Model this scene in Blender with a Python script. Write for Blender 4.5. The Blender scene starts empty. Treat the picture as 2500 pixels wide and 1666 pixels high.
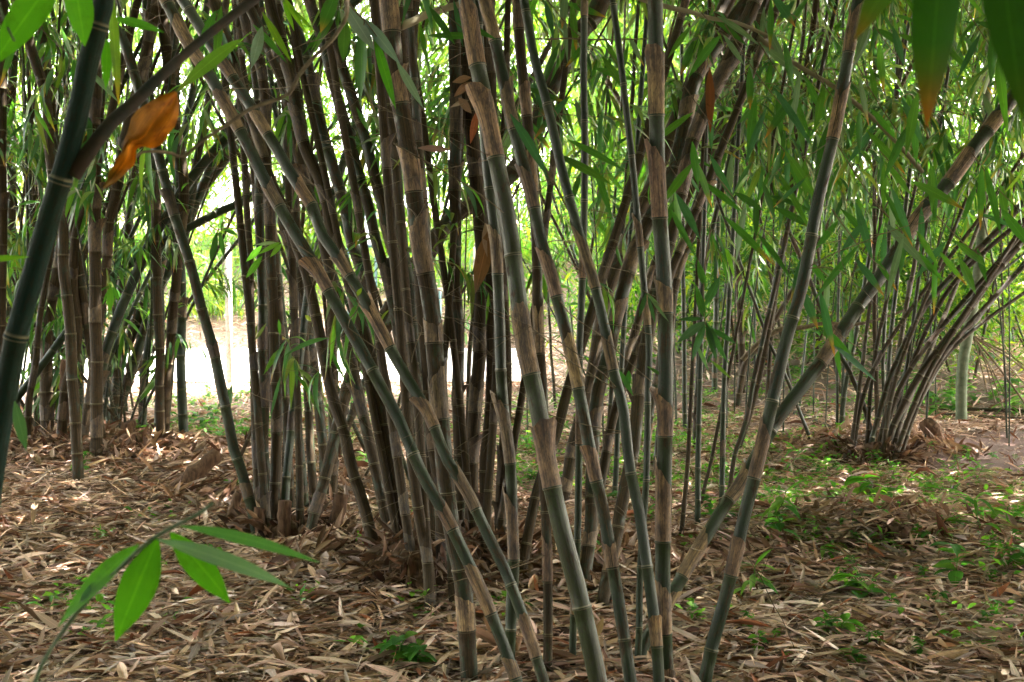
import bpy, math, random
import numpy as np
from mathutils import Vector, Matrix
random.seed(7); R = np.random.RandomState(11)
sc = bpy.context.scene
rad = math.radians
# ------------------------------------------------------------------ camera
F = 2900.0; HOR = 700.0; CH = 1.5          # focal length in photo pixels, horizon row, eye height
PITCH = math.atan((833 - HOR) / F)
cam_d = bpy.data.cameras.new("camera"); cam = bpy.data.objects.new("camera", cam_d)
sc.collection.objects.link(cam); sc.camera = cam
cam_d.sensor_width = 36; cam_d.lens = 36 * F / 2500; cam_d.clip_end = 400; cam_d.clip_start = 0.05
cam.location = (0, 0, CH); cam.rotation_euler = (math.pi / 2 - PITCH, 0, 0)
cam_d.dof.use_dof = True; cam_d.dof.focus_distance = 5.5; cam_d.dof.aperture_fstop = 9
# ------------------------------------------------------------------ light
w = bpy.data.worlds.new("World"); sc.world = w; w.use_nodes = True
SUN_EL, SUN_AZ = rad(58), rad(72)          # azimuth from +Y towards +X
nt = w.node_tree; bg = nt.nodes["Background"]
sky = nt.nodes.new("ShaderNodeTexSky"); sky.sky_type = 'NISHITA'; sky.sun_disc = False
sky.sun_elevation = SUN_EL; sky.sun_rotation = SUN_AZ
sky.air_density = 1.0; sky.dust_density = 3.0; sky.ozone_density = 1.0
hs = nt.nodes.new('ShaderNodeHueSaturation'); hs.inputs['Saturation'].default_value = .45; nt.links.new(sky.outputs[0], hs.inputs['Color'])
wb = nt.nodes.new('ShaderNodeMix'); wb.data_type = 'RGBA'; wb.blend_type = 'MULTIPLY'; wb.inputs[0].default_value = 1; wb.inputs[7].default_value = (1.08, 1, .86, 1)
nt.links.new(hs.outputs[0], wb.inputs[6]); nt.links.new(wb.outputs[2], bg.inputs[0]); bg.inputs[1].default_value = 0.15
sd = bpy.data.lights.new("sun", 'SUN'); sd.energy = 3.7; sd.angle = rad(0.5); sd.color = (1, .95, .87)
sun = bpy.data.objects.new("sun", sd); sc.collection.objects.link(sun)
sdir = Vector((math.sin(SUN_AZ) * math.cos(SUN_EL), math.cos(SUN_AZ) * math.cos(SUN_EL), math.sin(SUN_EL)))
sun.rotation_euler = sdir.to_track_quat('Z', 'Y').to_euler(); sun.location = sdir * 60
vs = sc.view_settings; vs.view_transform = 'Standard'; vs.look = 'None'; vs.gamma = 1; vs.exposure = 5.4
sc.cycles.max_bounces = 8; sc.cycles.transmission_bounces = 6; sc.cycles.diffuse_bounces = 4
# ------------------------------------------------------------------ helpers
cp, sp = math.cos(PITCH), math.sin(PITCH)
def ray(px, py):
    u = (px - 1250) / F; v = (833 - py) / F
    d = Vector((u, cp + v * sp, -sp + v * cp)); return d
def P(px, py, d):
    r = ray(px, py); return Vector((0, 0, CH)) + r * (d / r.y)
def sst(a, b, x):
    t = np.clip((x - a) / (b - a), 0, 1); return t * t * (3 - 2 * t)
MOUNDS = [(-3.7, 9.6, 1.5, .22), (-.35, 6.3, .75, .14), (3.15, 10.6, .8, .14), (2.2, 7.0, .6, .12), (-1.7, 8.0, .6, .08), (.9, 6.2, .5, .05), (-3, 7.4, .8, .06)]
def H(x, y):
    x = np.asarray(x, float); y = np.asarray(y, float)
    z = .025 * np.sin(1.7 * x + .6 * y) * np.sin(1.3 * y - .7 * x) + .012 * np.sin(5.1 * x + 1) * np.sin(4.3 * y)
    for mx, my, s, h in MOUNDS: z = z + h * np.exp(-((x - mx) ** 2 + (y - my) ** 2) / (s * s))
    z = z * (1 - sst(15.5, 17.5, y))
    z = z + sst(.3, 2.6, x) * (1 - .8 * sst(6.5, 9, x)) * np.clip(y - 13.5, 0, 14) * .16
    z = z + sst(28.5, 31, y) * np.clip(y - 28.5, 0, 25) * .20
    return z
def G(px, py):
    z = 0.0
    for _ in range(12):
        r = ray(px, py); t = (z - CH) / r.z if r.z < -1e-4 else 60
        p = Vector((0, 0, CH)) + r * t; z = .5 * z + .5 * float(H(p.x, p.y))
    return p
coll = sc.collection
def link(o, parent=None, loc=None):
    coll.objects.link(o)
    if parent is not None: o.parent = parent
    if loc is not None: o.location = loc
    return o
def tag(o, label=None, cat=None, group=None, kind=None):
    if label: o["label"] = label
    if cat: o["category"] = cat
    if group: o["group"] = group
    if kind: o["kind"] = kind
    return o
def mesh(name, v, q, uv=None, col=None, mats=(), smooth=True):
    """v (n,3), q (m,4) quads or (m,3); uv (n,2), col (n,3) per vertex"""
    v = np.ascontiguousarray(v, np.float32); q = np.ascontiguousarray(q, np.int32)
    m = bpy.data.meshes.new(name); k = q.shape[1]
    m.vertices.add(len(v)); m.vertices.foreach_set("co", v.ravel())
    m.loops.add(q.size); m.loops.foreach_set("vertex_index", q.ravel())
    m.polygons.add(len(q)); m.polygons.foreach_set("loop_start", np.arange(0, q.size, k, dtype=np.int32))
    m.polygons.foreach_set("loop_total", np.full(len(q), k, np.int32))
    if uv is not None:
        l = m.uv_layers.new(name="UVMap"); l.data.foreach_set("uv", np.ascontiguousarray(np.asarray(uv)[q.ravel()], np.float32).ravel())
    m.update(calc_edges=True)
    if col is not None:
        a = m.color_attributes.new("Col", 'FLOAT_COLOR', 'POINT'); c = np.ones((len(v), 4), np.float32); c[:, :3] = col
        a.data.foreach_set("color", c.ravel())
    if smooth: m.polygons.foreach_set("use_smooth", np.ones(len(q), bool))
    for x in mats: m.materials.append(x)
    return m
# ------------------------------------------------------------------ materials
def newmat(name):
    m = bpy.data.materials.new(name); m.use_nodes = True; n = m.node_tree; n.nodes.clear()
    out = n.nodes.new("ShaderNodeOutputMaterial"); return m, n, out
def nd(n, t, **k):
    x = n.nodes.new(t)
    for a, b in k.items():
        if a.startswith("i_"): x.inputs[int(a[2:])].default_value = b
        else: setattr(x, a, b)
    return x
def ramp(n, fac, stops):
    r = nd(n, "ShaderNodeValToRGB"); e = r.color_ramp.elements
    while len(e) < len(stops): e.new(.5)
    for i, (p, c) in enumerate(stops): e[i].position = p; e[i].color = (*c, 1) if len(c) == 3 else c
    n.links.new(fac, r.inputs[0]); return r.outputs[0]
def mix(n, fac, a, b, mode='MIX'):
    x = nd(n, "ShaderNodeMix", data_type='RGBA', blend_type=mode)
    for s, v in ((0, fac), (6, a), (7, b)):
        if hasattr(v, "is_linked") or hasattr(v, "node"): n.links.new(v, x.inputs[s])
        else: x.inputs[s].default_value = v if s == 0 else (*v, 1)
    return x.outputs[2]
def math_(n, op, a, b=None):
    x = nd(n, "ShaderNodeMath", operation=op)
    for s, v in ((0, a), (1, b)):
        if v is None: continue
        if hasattr(v, "node"): n.links.new(v, x.inputs[s])
        else: x.inputs[s].default_value = v
    return x.outputs[0]
def noise(n, vec, scale, detail=4, rough=.6, mapscale=None):
    if mapscale:
        mp = nd(n, "ShaderNodeMapping"); mp.inputs["Scale"].default_value = mapscale
        n.links.new(vec, mp.inputs[0]); vec = mp.outputs[0]
    x = nd(n, "ShaderNodeTexNoise"); x.inputs["Scale"].default_value = scale; x.inputs["Detail"].default_value = detail
    x.inputs["Roughness"].default_value = rough; n.links.new(vec, x.inputs["Vector"]); return x.outputs[0]
def attr(n, name="Col"):
    a = nd(n, "ShaderNodeAttribute", attribute_name=name); return a
def bump(n, h, s, d=.01):
    b = nd(n, "ShaderNodeBump"); b.inputs["Strength"].default_value = s; b.inputs["Distance"].default_value = d
    n.links.new(h, b.inputs["Height"]); return b.outputs[0]

def culm_material(name="bamboo stem", g0=(.004, .019, .006), g1=(.025, .028, .003), bl=1.0):
    m, n, out = newmat(name); L = n.links
    tc = nd(n, "ShaderNodeTexCoord"); uv = tc.outputs["UV"]; a = attr(n)
    sep = nd(n, "ShaderNodeSeparateColor"); L.new(a.outputs[0], sep.inputs[0])
    frac, tone, br = sep.outputs
    green = mix(n, tone, g0, g1)
    blot = noise(n, uv, 3, 6, .65, (2.2, 5, 1))
    green = mix(n, ramp(n, blot, [(.45, (0, 0, 0)), (.72, (bl,) * 3)]), green, (.018, .027, .006))     # waxy bloom
    bloom = ramp(n, frac, [(.50, (0, 0, 0)), (.97, (bl * .8,) * 3)])
    green = mix(n, bloom, green, (.036, .052, .018))
    fib = ramp(n, noise(n, uv, 3, 6, .7, (13, .9, 1)), [(.34, (0, 0, 0)), (.66, (1, 1, 1))])
    brown = mix(n, fib, (.003, .002, .001), (.085, .050, .018))
    pat = noise(n, uv, 2.4, 6, .72, (1.6, 2.6, 1))
    th = math_(n, 'ADD', pat, math_(n, 'MULTIPLY', br, .55))
    bf = ramp(n, th, [(.73, (0, 0, 0)), (.79, (1, 1, 1))])
    c = mix(n, bf, green, brown)
    moss = noise(n, uv, 9, 8, .78, (2.2, 5, 1))
    c = mix(n, ramp(n, moss, [(.50, (0, 0, 0)), (.60, (.85, .85, .85))]), c, (.020, .017, .010))
    sp2 = noise(n, uv, 26, 5, .8, (2.2, 5, 1))
    c = mix(n, ramp(n, sp2, [(.60, (0, 0, 0)), (.68, (.7, .7, .7))]), c, (.09, .08, .045))
    ring = ramp(n, frac, [(.008, (.8, .8, .8)), (.018, (0, 0, 0)), (.985, (0, 0, 0)), (.993, (1, 1, 1))])
    c = mix(n, ring, c, (.17, .145, .08))
    p = nd(n, "ShaderNodeBsdfPrincipled"); L.new(c, p.inputs["Base Color"])
    L.new(ramp(n, bf, [(0, (.42 if bl > .5 else .75,) * 3), (1, (.8, .8, .8))]), p.inputs["Roughness"]); p.inputs['Specular IOR Level'].default_value = .32 if bl > .5 else .12
    L.new(bump(n, math_(n, 'ADD', fib, moss), .4, .004), p.inputs["Normal"]); L.new(p.outputs[0], out.inputs[0]); return m
def sheath_material():
    m, n, out = newmat("papery sheath"); L = n.links
    tc = nd(n, "ShaderNodeTexCoord"); uv = tc.outputs["UV"]; a = attr(n); oi = nd(n, "ShaderNodeObjectInfo")
    fib = ramp(n, noise(n, uv, 3, 7, .7, (16, .8, 1)), [(.33, (0, 0, 0)), (.66, (1, 1, 1))])
    big = noise(n, uv, 2.6, 6, .7, (2.2, 3.0, 1))
    c = mix(n, fib, (.035, .018, .007), (.34, .225, .10))
    c = mix(n, ramp(n, big, [(.40, (0, 0, 0)), (.60, (.9, .9, .9))]), c, (.024, .012, .006))
    sp_ = noise(n, uv, 11, 8, .8, (2.6, 3.4, 1))
    c = mix(n, ramp(n, sp_, [(.52, (0, 0, 0)), (.60, (.85, .85, .85))]), c, (.022, .015, .010))
    c = mix(n, 1.0, c, a.outputs[0], 'MULTIPLY')
    p = nd(n, "ShaderNodeBsdfPrincipled"); L.new(c, p.inputs["Base Color"]); p.inputs["Roughness"].default_value = .62
    L.new(bump(n, math_(n, 'ADD', fib, sp_), .7, .005), p.inputs["Normal"]); L.new(p.outputs[0], out.inputs[0]); return m
def leaf_material(name, trans, rough, tint=(1, 1, 1), vein=.25, spots=.3, coat=.5, veins=False):
    m, n, out = newmat(name); L = n.links; a = attr(n); tc = nd(n, "ShaderNodeTexCoord"); uv = tc.outputs["UV"]
    c = a.outputs[0]
    str_ = noise(n, uv, 3, 3, .6, (9, .6, 1))
    c = mix(n, ramp(n, str_, [(.35, (vein,) * 3), (.6, (0, 0, 0))]), c, mix(n, 1.0, c, (.45, .45, .4), 'MULTIPLY'))
    sn = noise(n, tc.outputs["Object"], 26, 4, .7)
    c = mix(n, ramp(n, sn, [(.55, (0, 0, 0)), (.7, (spots,) * 3)]), c, mix(n, 1.0, c, (.5, .38, .25), 'MULTIPLY'))
    su = nd(n, "ShaderNodeSeparateXYZ"); L.new(uv, su.inputs[0]); fx = math_(n, 'FRACT', su.outputs[0])
    mid = math_(n, 'ABSOLUTE', math_(n, 'SUBTRACT', fx, .5)); rib = ramp(n, mid, [(.012, (.8, .8, .8)), (.035, (0, 0, 0))])
    c = mix(n, rib, c, mix(n, 1.0, c, (1.7, 1.5, 1.6), 'MULTIPLY'))
    if veins:
        vv = math_(n, 'ABSOLUTE', math_(n, 'SUBTRACT', math_(n, 'FRACT', math_(n, 'MULTIPLY', fx, 15)), .5))
        c = mix(n, ramp(n, vv, [(.30, (0, 0, 0)), (.48, (.45, .45, .45))]), c, mix(n, 1.0, c, (.55, .62, .5), 'MULTIPLY'))
        big = noise(n, tc.outputs["Object"], 60, 5, .7); c = mix(n, ramp(n, big, [(.45, (0, 0, 0)), (.7, (.5, .5, .5))]), c, mix(n, 1.0, c, (1.35, 1.15, .9), 'MULTIPLY'))
    p = nd(n, "ShaderNodeBsdfPrincipled"); L.new(c, p.inputs["Base Color"]); p.inputs["Roughness"].default_value = rough
    p.inputs["Specular IOR Level"].default_value = coat
    if trans > 0:
        t = nd(n, "ShaderNodeBsdfTranslucent"); tcx = mix(n, 1.0, c, (*tint, ), 'MULTIPLY'); L.new(tcx, t.inputs[0])
        s = nd(n, "ShaderNodeMixShader"); s.inputs[0].default_value = trans; L.new(p.outputs[0], s.inputs[1]); L.new(t.outputs[0], s.inputs[2])
        L.new(s.outputs[0], out.inputs[0])
    else: L.new(p.outputs[0], out.inputs[0])
    return m
def ground_material():
    m, n, out = newmat("soil"); L = n.links; tc = nd(n, "ShaderNodeTexCoord"); o = tc.outputs["Object"]; a = attr(n)
    big = noise(n, o, 2.5, 6, .65); fine = noise(n, o, 40, 6, .7)
    c = mix(n, big, (.06, .035, .022), (.14, .085, .055)); c = mix(n, ramp(n, fine, [(.4, (0, 0, 0)), (.7, (1, 1, 1))]), c, (.20, .14, .10))
    red = mix(n, fine, (.075, .032, .022), (.13, .065, .048)); sep = nd(n, "ShaderNodeSeparateColor"); L.new(a.outputs[0], sep.inputs[0])
    c = mix(n, sep.outputs[0], c, red)
    p = nd(n, "ShaderNodeBsdfPrincipled"); L.new(c, p.inputs["Base Color"]); p.inputs["Roughness"].default_value = .95
    L.new(bump(n, math_(n, 'ADD', fine, big), .8, .03), p.inputs["Normal"]); L.new(p.outputs[0], out.inputs[0]); return m
def plain(name, c0, c1, scale=12, rough=.8, ms=None, b=.3, metal=0, spec=.2):
    m, n, out = newmat(name); L = n.links; tc = nd(n, "ShaderNodeTexCoord"); f = noise(n, tc.outputs["Object"], scale, 6, .65, ms)
    c = mix(n, ramp(n, f, [(.3, (0, 0, 0)), (.7, (1, 1, 1))]), c0, c1)
    p = nd(n, "ShaderNodeBsdfPrincipled"); L.new(c, p.inputs["Base Color"]); p.inputs["Roughness"].default_value = rough; p.inputs["Metallic"].default_value = metal; p.inputs['Specular IOR Level'].default_value = spec
    L.new(bump(n, f, b, .01), p.inputs["Normal"]); L.new(p.outputs[0], out.inputs[0]); return m
M_culm, M_sheath = culm_material(), sheath_material()
M_near_shaded = culm_material('dark stem', (.008, .026, .020), (.02, .03, .012), .25)  # shade on the close culm put into its colour, bloom and gloss cut
M_litter = leaf_material("dry leaf litter", .12, .75, (1.1, .9, .7), .45, .55, .3)
M_leaf = leaf_material("bamboo leaf", .42, .42, (1.5, 1.9, .7), .25, .35)
M_fresh = leaf_material("thin young leaf", .5, .5, (1.5, 1.8, .6), .2, .4, .22, True)
M_ground = ground_material()
M_twig = plain("woody twig", (.05, .035, .018), (.20, .15, .09), 30)
M_road = plain("pale concrete", (.42, .40, .37), (.52, .50, .47), 6, .9)
M_wood = plain("rotten wood", (.035, .02, .013), (.16, .09, .05), 9, .9, (6, 6, 1), .8)
M_bark = plain("pale bark", (.06, .085, .045), (.16, .17, .11), 14, .85)
M_post = plain("weathered concrete post", (.25, .23, .20), (.45, .43, .39), 20, .9)
M_wire = plain("galvanised wire", (.12, .13, .12), (.2, .2, .19), 20, .6, None, .1, .3)
M_white = plain("white painted board", (.60, .68, .78), (.68, .75, .84), 4, .5, None, .05)
M_dark = plain("dark frame paint", (.02, .05, .05), (.04, .08, .08), 10, .5)
M_sign = plain("grey brown board", (.09, .075, .06), (.16, .13, .10), 14, .8)
# ------------------------------------------------------------------ leaves
def unit(a): return a / (np.linalg.norm(a, axis=-1, keepdims=True) + 1e-9)
def leaves(base, d, nrm, Ln, W, bend, fold, twist, col, ns=4, colvar=0, tip=None, roll=None):
    """many lanceolate leaves as one array mesh; ns sections, folded along the midrib"""
    N = len(base); d = unit(d); nrm = unit(nrm - d * (nrm * d).sum(-1, keepdims=True)); side = np.cross(d, nrm)
    t = np.linspace(0, 1, ns + 1)
    prof = {2: [.12, 1, .04], 3: [.12, .95, .7, .03], 4: [.10, .82, 1, .66, .03], 5: [.1, .7, 1, .92, .55, .02], 8: [.08, .5, .82, 1, 1, .9, .68, .36, .01], 6: [.1, .62, .93, 1, .8, .45, .01]}[ns]
    V = np.zeros((N, ns + 1, 3, 3), np.float32); C = np.zeros((N, ns + 1, 3, 3), np.float32); U = np.zeros((N, ns + 1, 3, 2), np.float32)
    for i, ti in enumerate(t):
        down = np.stack([0 * Ln, 0 * Ln, -Ln * bend * ti * ti], -1)
        x = (ti - .18 * np.abs(bend) * ti ** 3) * Ln
        c = base + d * x[:, None] + down
        if roll is not None: c = c + nrm * (roll * Ln * math.sin(math.pi * ti))[:, None]
        tw = twist * ti; s = side * np.cos(tw)[:, None] + nrm * np.sin(tw)[:, None]; nn = -side * np.sin(tw)[:, None] + nrm * np.cos(tw)[:, None]
        hw = (W * .5 * prof[i])[:, None]
        V[:, i, 1] = c; V[:, i, 0] = c - s * hw + nn * hw * fold[:, None]; V[:, i, 2] = c + s * hw + nn * hw * fold[:, None]
        cc = col if tip is None else col + (tip - col) * max(0, (ti - .72) / .28)
        for k in range(3): C[:, i, k] = cc; U[:, i, k] = np.stack([np.full(N, k * .5) , ti * Ln * 6], -1)
        U[:, i, :, 0] += (np.arange(N) % 97)[:, None] * 3.0
    idx = np.arange(N * (ns + 1) * 3).reshape(N, ns + 1, 3)
    q1 = np.stack([idx[:, :-1, 0], idx[:, :-1, 1], idx[:, 1:, 1], idx[:, 1:, 0]], -1).reshape(-1, 4)
    q2 = np.stack([idx[:, :-1, 1], idx[:, :-1, 2], idx[:, 1:, 2], idx[:, 1:, 1]], -1).reshape(-1, 4)
    return V.reshape(-1, 3), np.concatenate([q1, q2]), U.reshape(-1, 2), C.reshape(-1, 3)
def merge(parts):
    V, Q, U, C = [], [], [], []; o = 0
    for v, q, u, c in parts: V.append(v); Q.append(q + o); U.append(u); C.append(c); o += len(v)
    return np.concatenate(V), np.concatenate(Q), np.concatenate(U), np.concatenate(C)
def tube(pts, r, sides=6, col=(1, 1, 1), cap=True):
    pts = np.asarray([tuple(p) for p in pts], float); n = len(pts); r = np.broadcast_to(np.asarray(r, float), (n,))
    T = np.gradient(pts, axis=0); T = unit(T); up = np.array([0, -1., 0.]) if abs(T[0][1]) < .9 else np.array([1., 0, 0])
    s = unit(np.cross(T, up)); b = np.cross(T, s); ang = np.linspace(0, 2 * math.pi, sides + 1)
    ring = s[:, None, :] * np.cos(ang)[None, :, None] + b[:, None, :] * np.sin(ang)[None, :, None]
    V = pts[:, None, :] + ring * r[:, None, None]
    L = np.concatenate([[0], np.cumsum(np.linalg.norm(np.diff(pts, axis=0), axis=1))])
    U = np.zeros((n, sides + 1, 2)); U[:, :, 0] = ang / (2 * math.pi); U[:, :, 1] = L[:, None]
    idx = np.arange(n * (sides + 1)).reshape(n, sides + 1)
    q = np.stack([idx[:-1, :-1], idx[:-1, 1:], idx[1:, 1:], idx[1:, :-1]], -1).reshape(-1, 4)
    C = np.zeros((n, sides + 1, 3)); C[:] = np.asarray(col, float) if np.ndim(col) == 1 else np.asarray(col)[:, None, :]
    return V.reshape(-1, 3), q, U.reshape(-1, 2), C.reshape(-1, 3)
def spline(pts, step):
    pts = [np.array(tuple(p), float) for p in pts]
    if len(pts) == 2: pts = [pts[0], (pts[0] + pts[1]) / 2, pts[1]]
    e = [2 * pts[0] - pts[1]] + pts + [2 * pts[-1] - pts[-2]]; out = []
    for i in range(1, len(e) - 2):
        a, b, c, d = e[i - 1:i + 3]; k = max(2, int(np.linalg.norm(c - b) / step))
        for j in range(k):
            t = j / k; out.append(.5 * ((2 * b) + (c - a) * t + (2 * a - 5 * b + 4 * c - d) * t * t + (3 * b - a - 3 * c + d) * t ** 3))
    out.append(pts[-1]); return np.array(out)
# ------------------------------------------------------------------ branch variants (twig + foliage), copied onto culms
GREENS = np.array([(.04, .12, .018), (.07, .18, .02), (.03, .09, .03), (.10, .21, .025), (.045, .11, .05), (.13, .20, .03), (.18, .22, .16), (.12, .14, .03)])
def branch_variant(k, big=1.0, n=None, dead=False):
    rs = np.random.RandomState(100 + k); Ltw = rs.uniform(.5, .95) * big; parts = []
    pts = [np.array([0, 0, 0.])]; d = np.array([1, 0, .35]);
    for i in range(8):
        d = unit(d + rs.normal(0, .10, 3) + np.array([0, 0, -.11])); pts.append(pts[-1] + d * Ltw / 8)
    parts.append(tube(pts, np.linspace(.0035, .0012, 9), 4)); lb, ld = [], []
    for j in range(rs.randint(2, 5)):
        i = rs.randint(2, 8); q = [pts[i]]; dd = unit(np.array([1, 0, 0]) * .6 + rs.normal(0, .6, 3))
        for s in range(4): dd = unit(dd + np.array([0, 0, -.2]) + rs.normal(0, .08, 3)); q.append(q[-1] + dd * .07 * big)
        parts.append(tube(q, [.0018, .0015, .0012, .001, .0008], 3))
        for s in range(1, 5):
            for _ in range(rs.randint(1, 3)): lb.append(q[s]); ld.append(unit(dd + rs.normal(0, .55, 3)))
    for i in range(4, 9):
        for _ in range(2): lb.append(pts[i]); ld.append(unit(d + rs.normal(0, .6, 3)))
    N = len(lb); lb = np.array(lb); ld = np.array(ld)
    ln = rs.uniform(.13, .26, N) * big; col = GREENS[rs.randint(0, len(GREENS), N)] * rs.uniform(.7, 1.2, (N, 1))
    tip = col.copy(); br = rs.rand(N) < .22; tip[br] = (.35, .13, .02)
    fol = leaves(lb, ld, rs.normal(0, .35, (N, 3)) + [0, 0, 1], ln, ln * rs.uniform(.13, .17, N), rs.uniform(.25, .9, N), rs.uniform(.1, .4, N), rs.normal(0, .5, N), col, 5, tip=tip)
    tv = merge(parts)
    return mesh("branch", *tv, mats=[M_twig]), mesh("foliage", *fol, mats=[M_leaf])
VAR = [branch_variant(k) for k in range(9)]
def bare_variant(k):
    rs = np.random.RandomState(300 + k); parts = []
    for j in range(2):
        p = [np.zeros(3)]; d = unit(np.array([1, rs.normal(0, .5), rs.uniform(-.2, .7)]))
        for i in range(9): d = unit(d + rs.normal(0, .09, 3) + [0, 0, -.03]); p.append(p[-1] + d * rs.uniform(.06, .11))
        parts.append(tube(p, np.linspace(.0022, .0006, 10), 4))
        for i in (3, 6):
            e = unit(d + rs.normal(0, .8, 3)); parts.append(tube([p[i], p[i] + e * .1, p[i] + e * .22 + [0, 0, -.02]], [.0012, .0009, .0006], 3))
    return mesh("branch", *merge(parts), mats=[M_twig])
BARE = [bare_variant(k) for k in range(6)]
def add_branch(culm, off, yaw, scale, v=None, tilt=0, bare=False):
    M = Matrix.Translation(off) @ Matrix.Rotation(yaw, 4, 'Z') @ Matrix.Rotation(tilt, 4, 'Y') @ Matrix.Scale(scale, 4)
    if bare:
        b = bpy.data.objects.new("branch", random.choice(BARE)); link(b, culm); b.matrix_local = M; return
    bm, fm = VAR[random.randrange(len(VAR)) if v is None else v]
    b = bpy.data.objects.new("branch", bm); link(b, culm); b.matrix_local = M
    f = bpy.data.objects.new("foliage", fm); link(f, b)
# ------------------------------------------------------------------ culm builder
def sheath_mesh(cl, rr, i0, i1, th0, flare=0, tint=(1, 1, 1), top=1.0):
    """shell round the stem from ring i0 up to i1, ending in a slanted point"""
    sides = 16; seg = cl[i0:i1 + 1]; r = rr[i0:i1 + 1]; n = len(seg); T = unit(np.gradient(seg, axis=0)); up = np.array([0, -1., 0.])
    s = unit(np.cross(T, up)); b = np.cross(T, s); ang = np.linspace(0, 2 * math.pi, sides + 1) * .985
    cum = np.concatenate([[0], np.cumsum(np.linalg.norm(np.diff(seg, axis=0), axis=1))]); Lg = cum[-1]; m = 9
    V = np.zeros((m + 1, sides + 1, 3)); U = np.zeros((m + 1, sides + 1, 2)); C = np.ones((m + 1, sides + 1, 3)) * np.asarray(tint)
    for j, a in enumerate(ang):
        x = abs(((a - math.pi) / math.pi)); hi = Lg * (1 - .42 * x ** 1.3) * top + Lg * .03 * math.sin(7 * a + th0)
        for k in range(m + 1):
            z = min(hi * k / m, Lg * .999); i = np.searchsorted(cum, z, 'right') - 1; f = (z - cum[i]) / max(cum[min(i + 1, n - 1)] - cum[i], 1e-6); i2 = min(i + 1, n - 1)
            c = seg[i] * (1 - f) + seg[i2] * f; ra = (r[i] * (1 - f) + r[i2] * f) * (1.045 + .03 * (k / m) + .012 * math.sin(3 * a + th0)) + .0008
            ra += flare * max(0, (k / m - .45)) ** 1.6 * (max(0, math.cos((a - math.pi) / 1.4)) ** 2) * rr[i0] * 3
            d = s[i] * math.cos(a + th0) + b[i] * math.sin(a + th0); V[k, j] = c + d * ra; U[k, j] = (a / 6.283 + th0, z)
    idx = np.arange((m + 1) * (sides + 1)).reshape(m + 1, sides + 1)
    q = np.stack([idx[:-1, :-1], idx[:-1, 1:], idx[1:, 1:], idx[1:, :-1]], -1).reshape(-1, 4)
    return V.reshape(-1, 3), q, U.reshape(-1, 2), C.reshape(-1, 3)
NODES = {}
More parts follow.
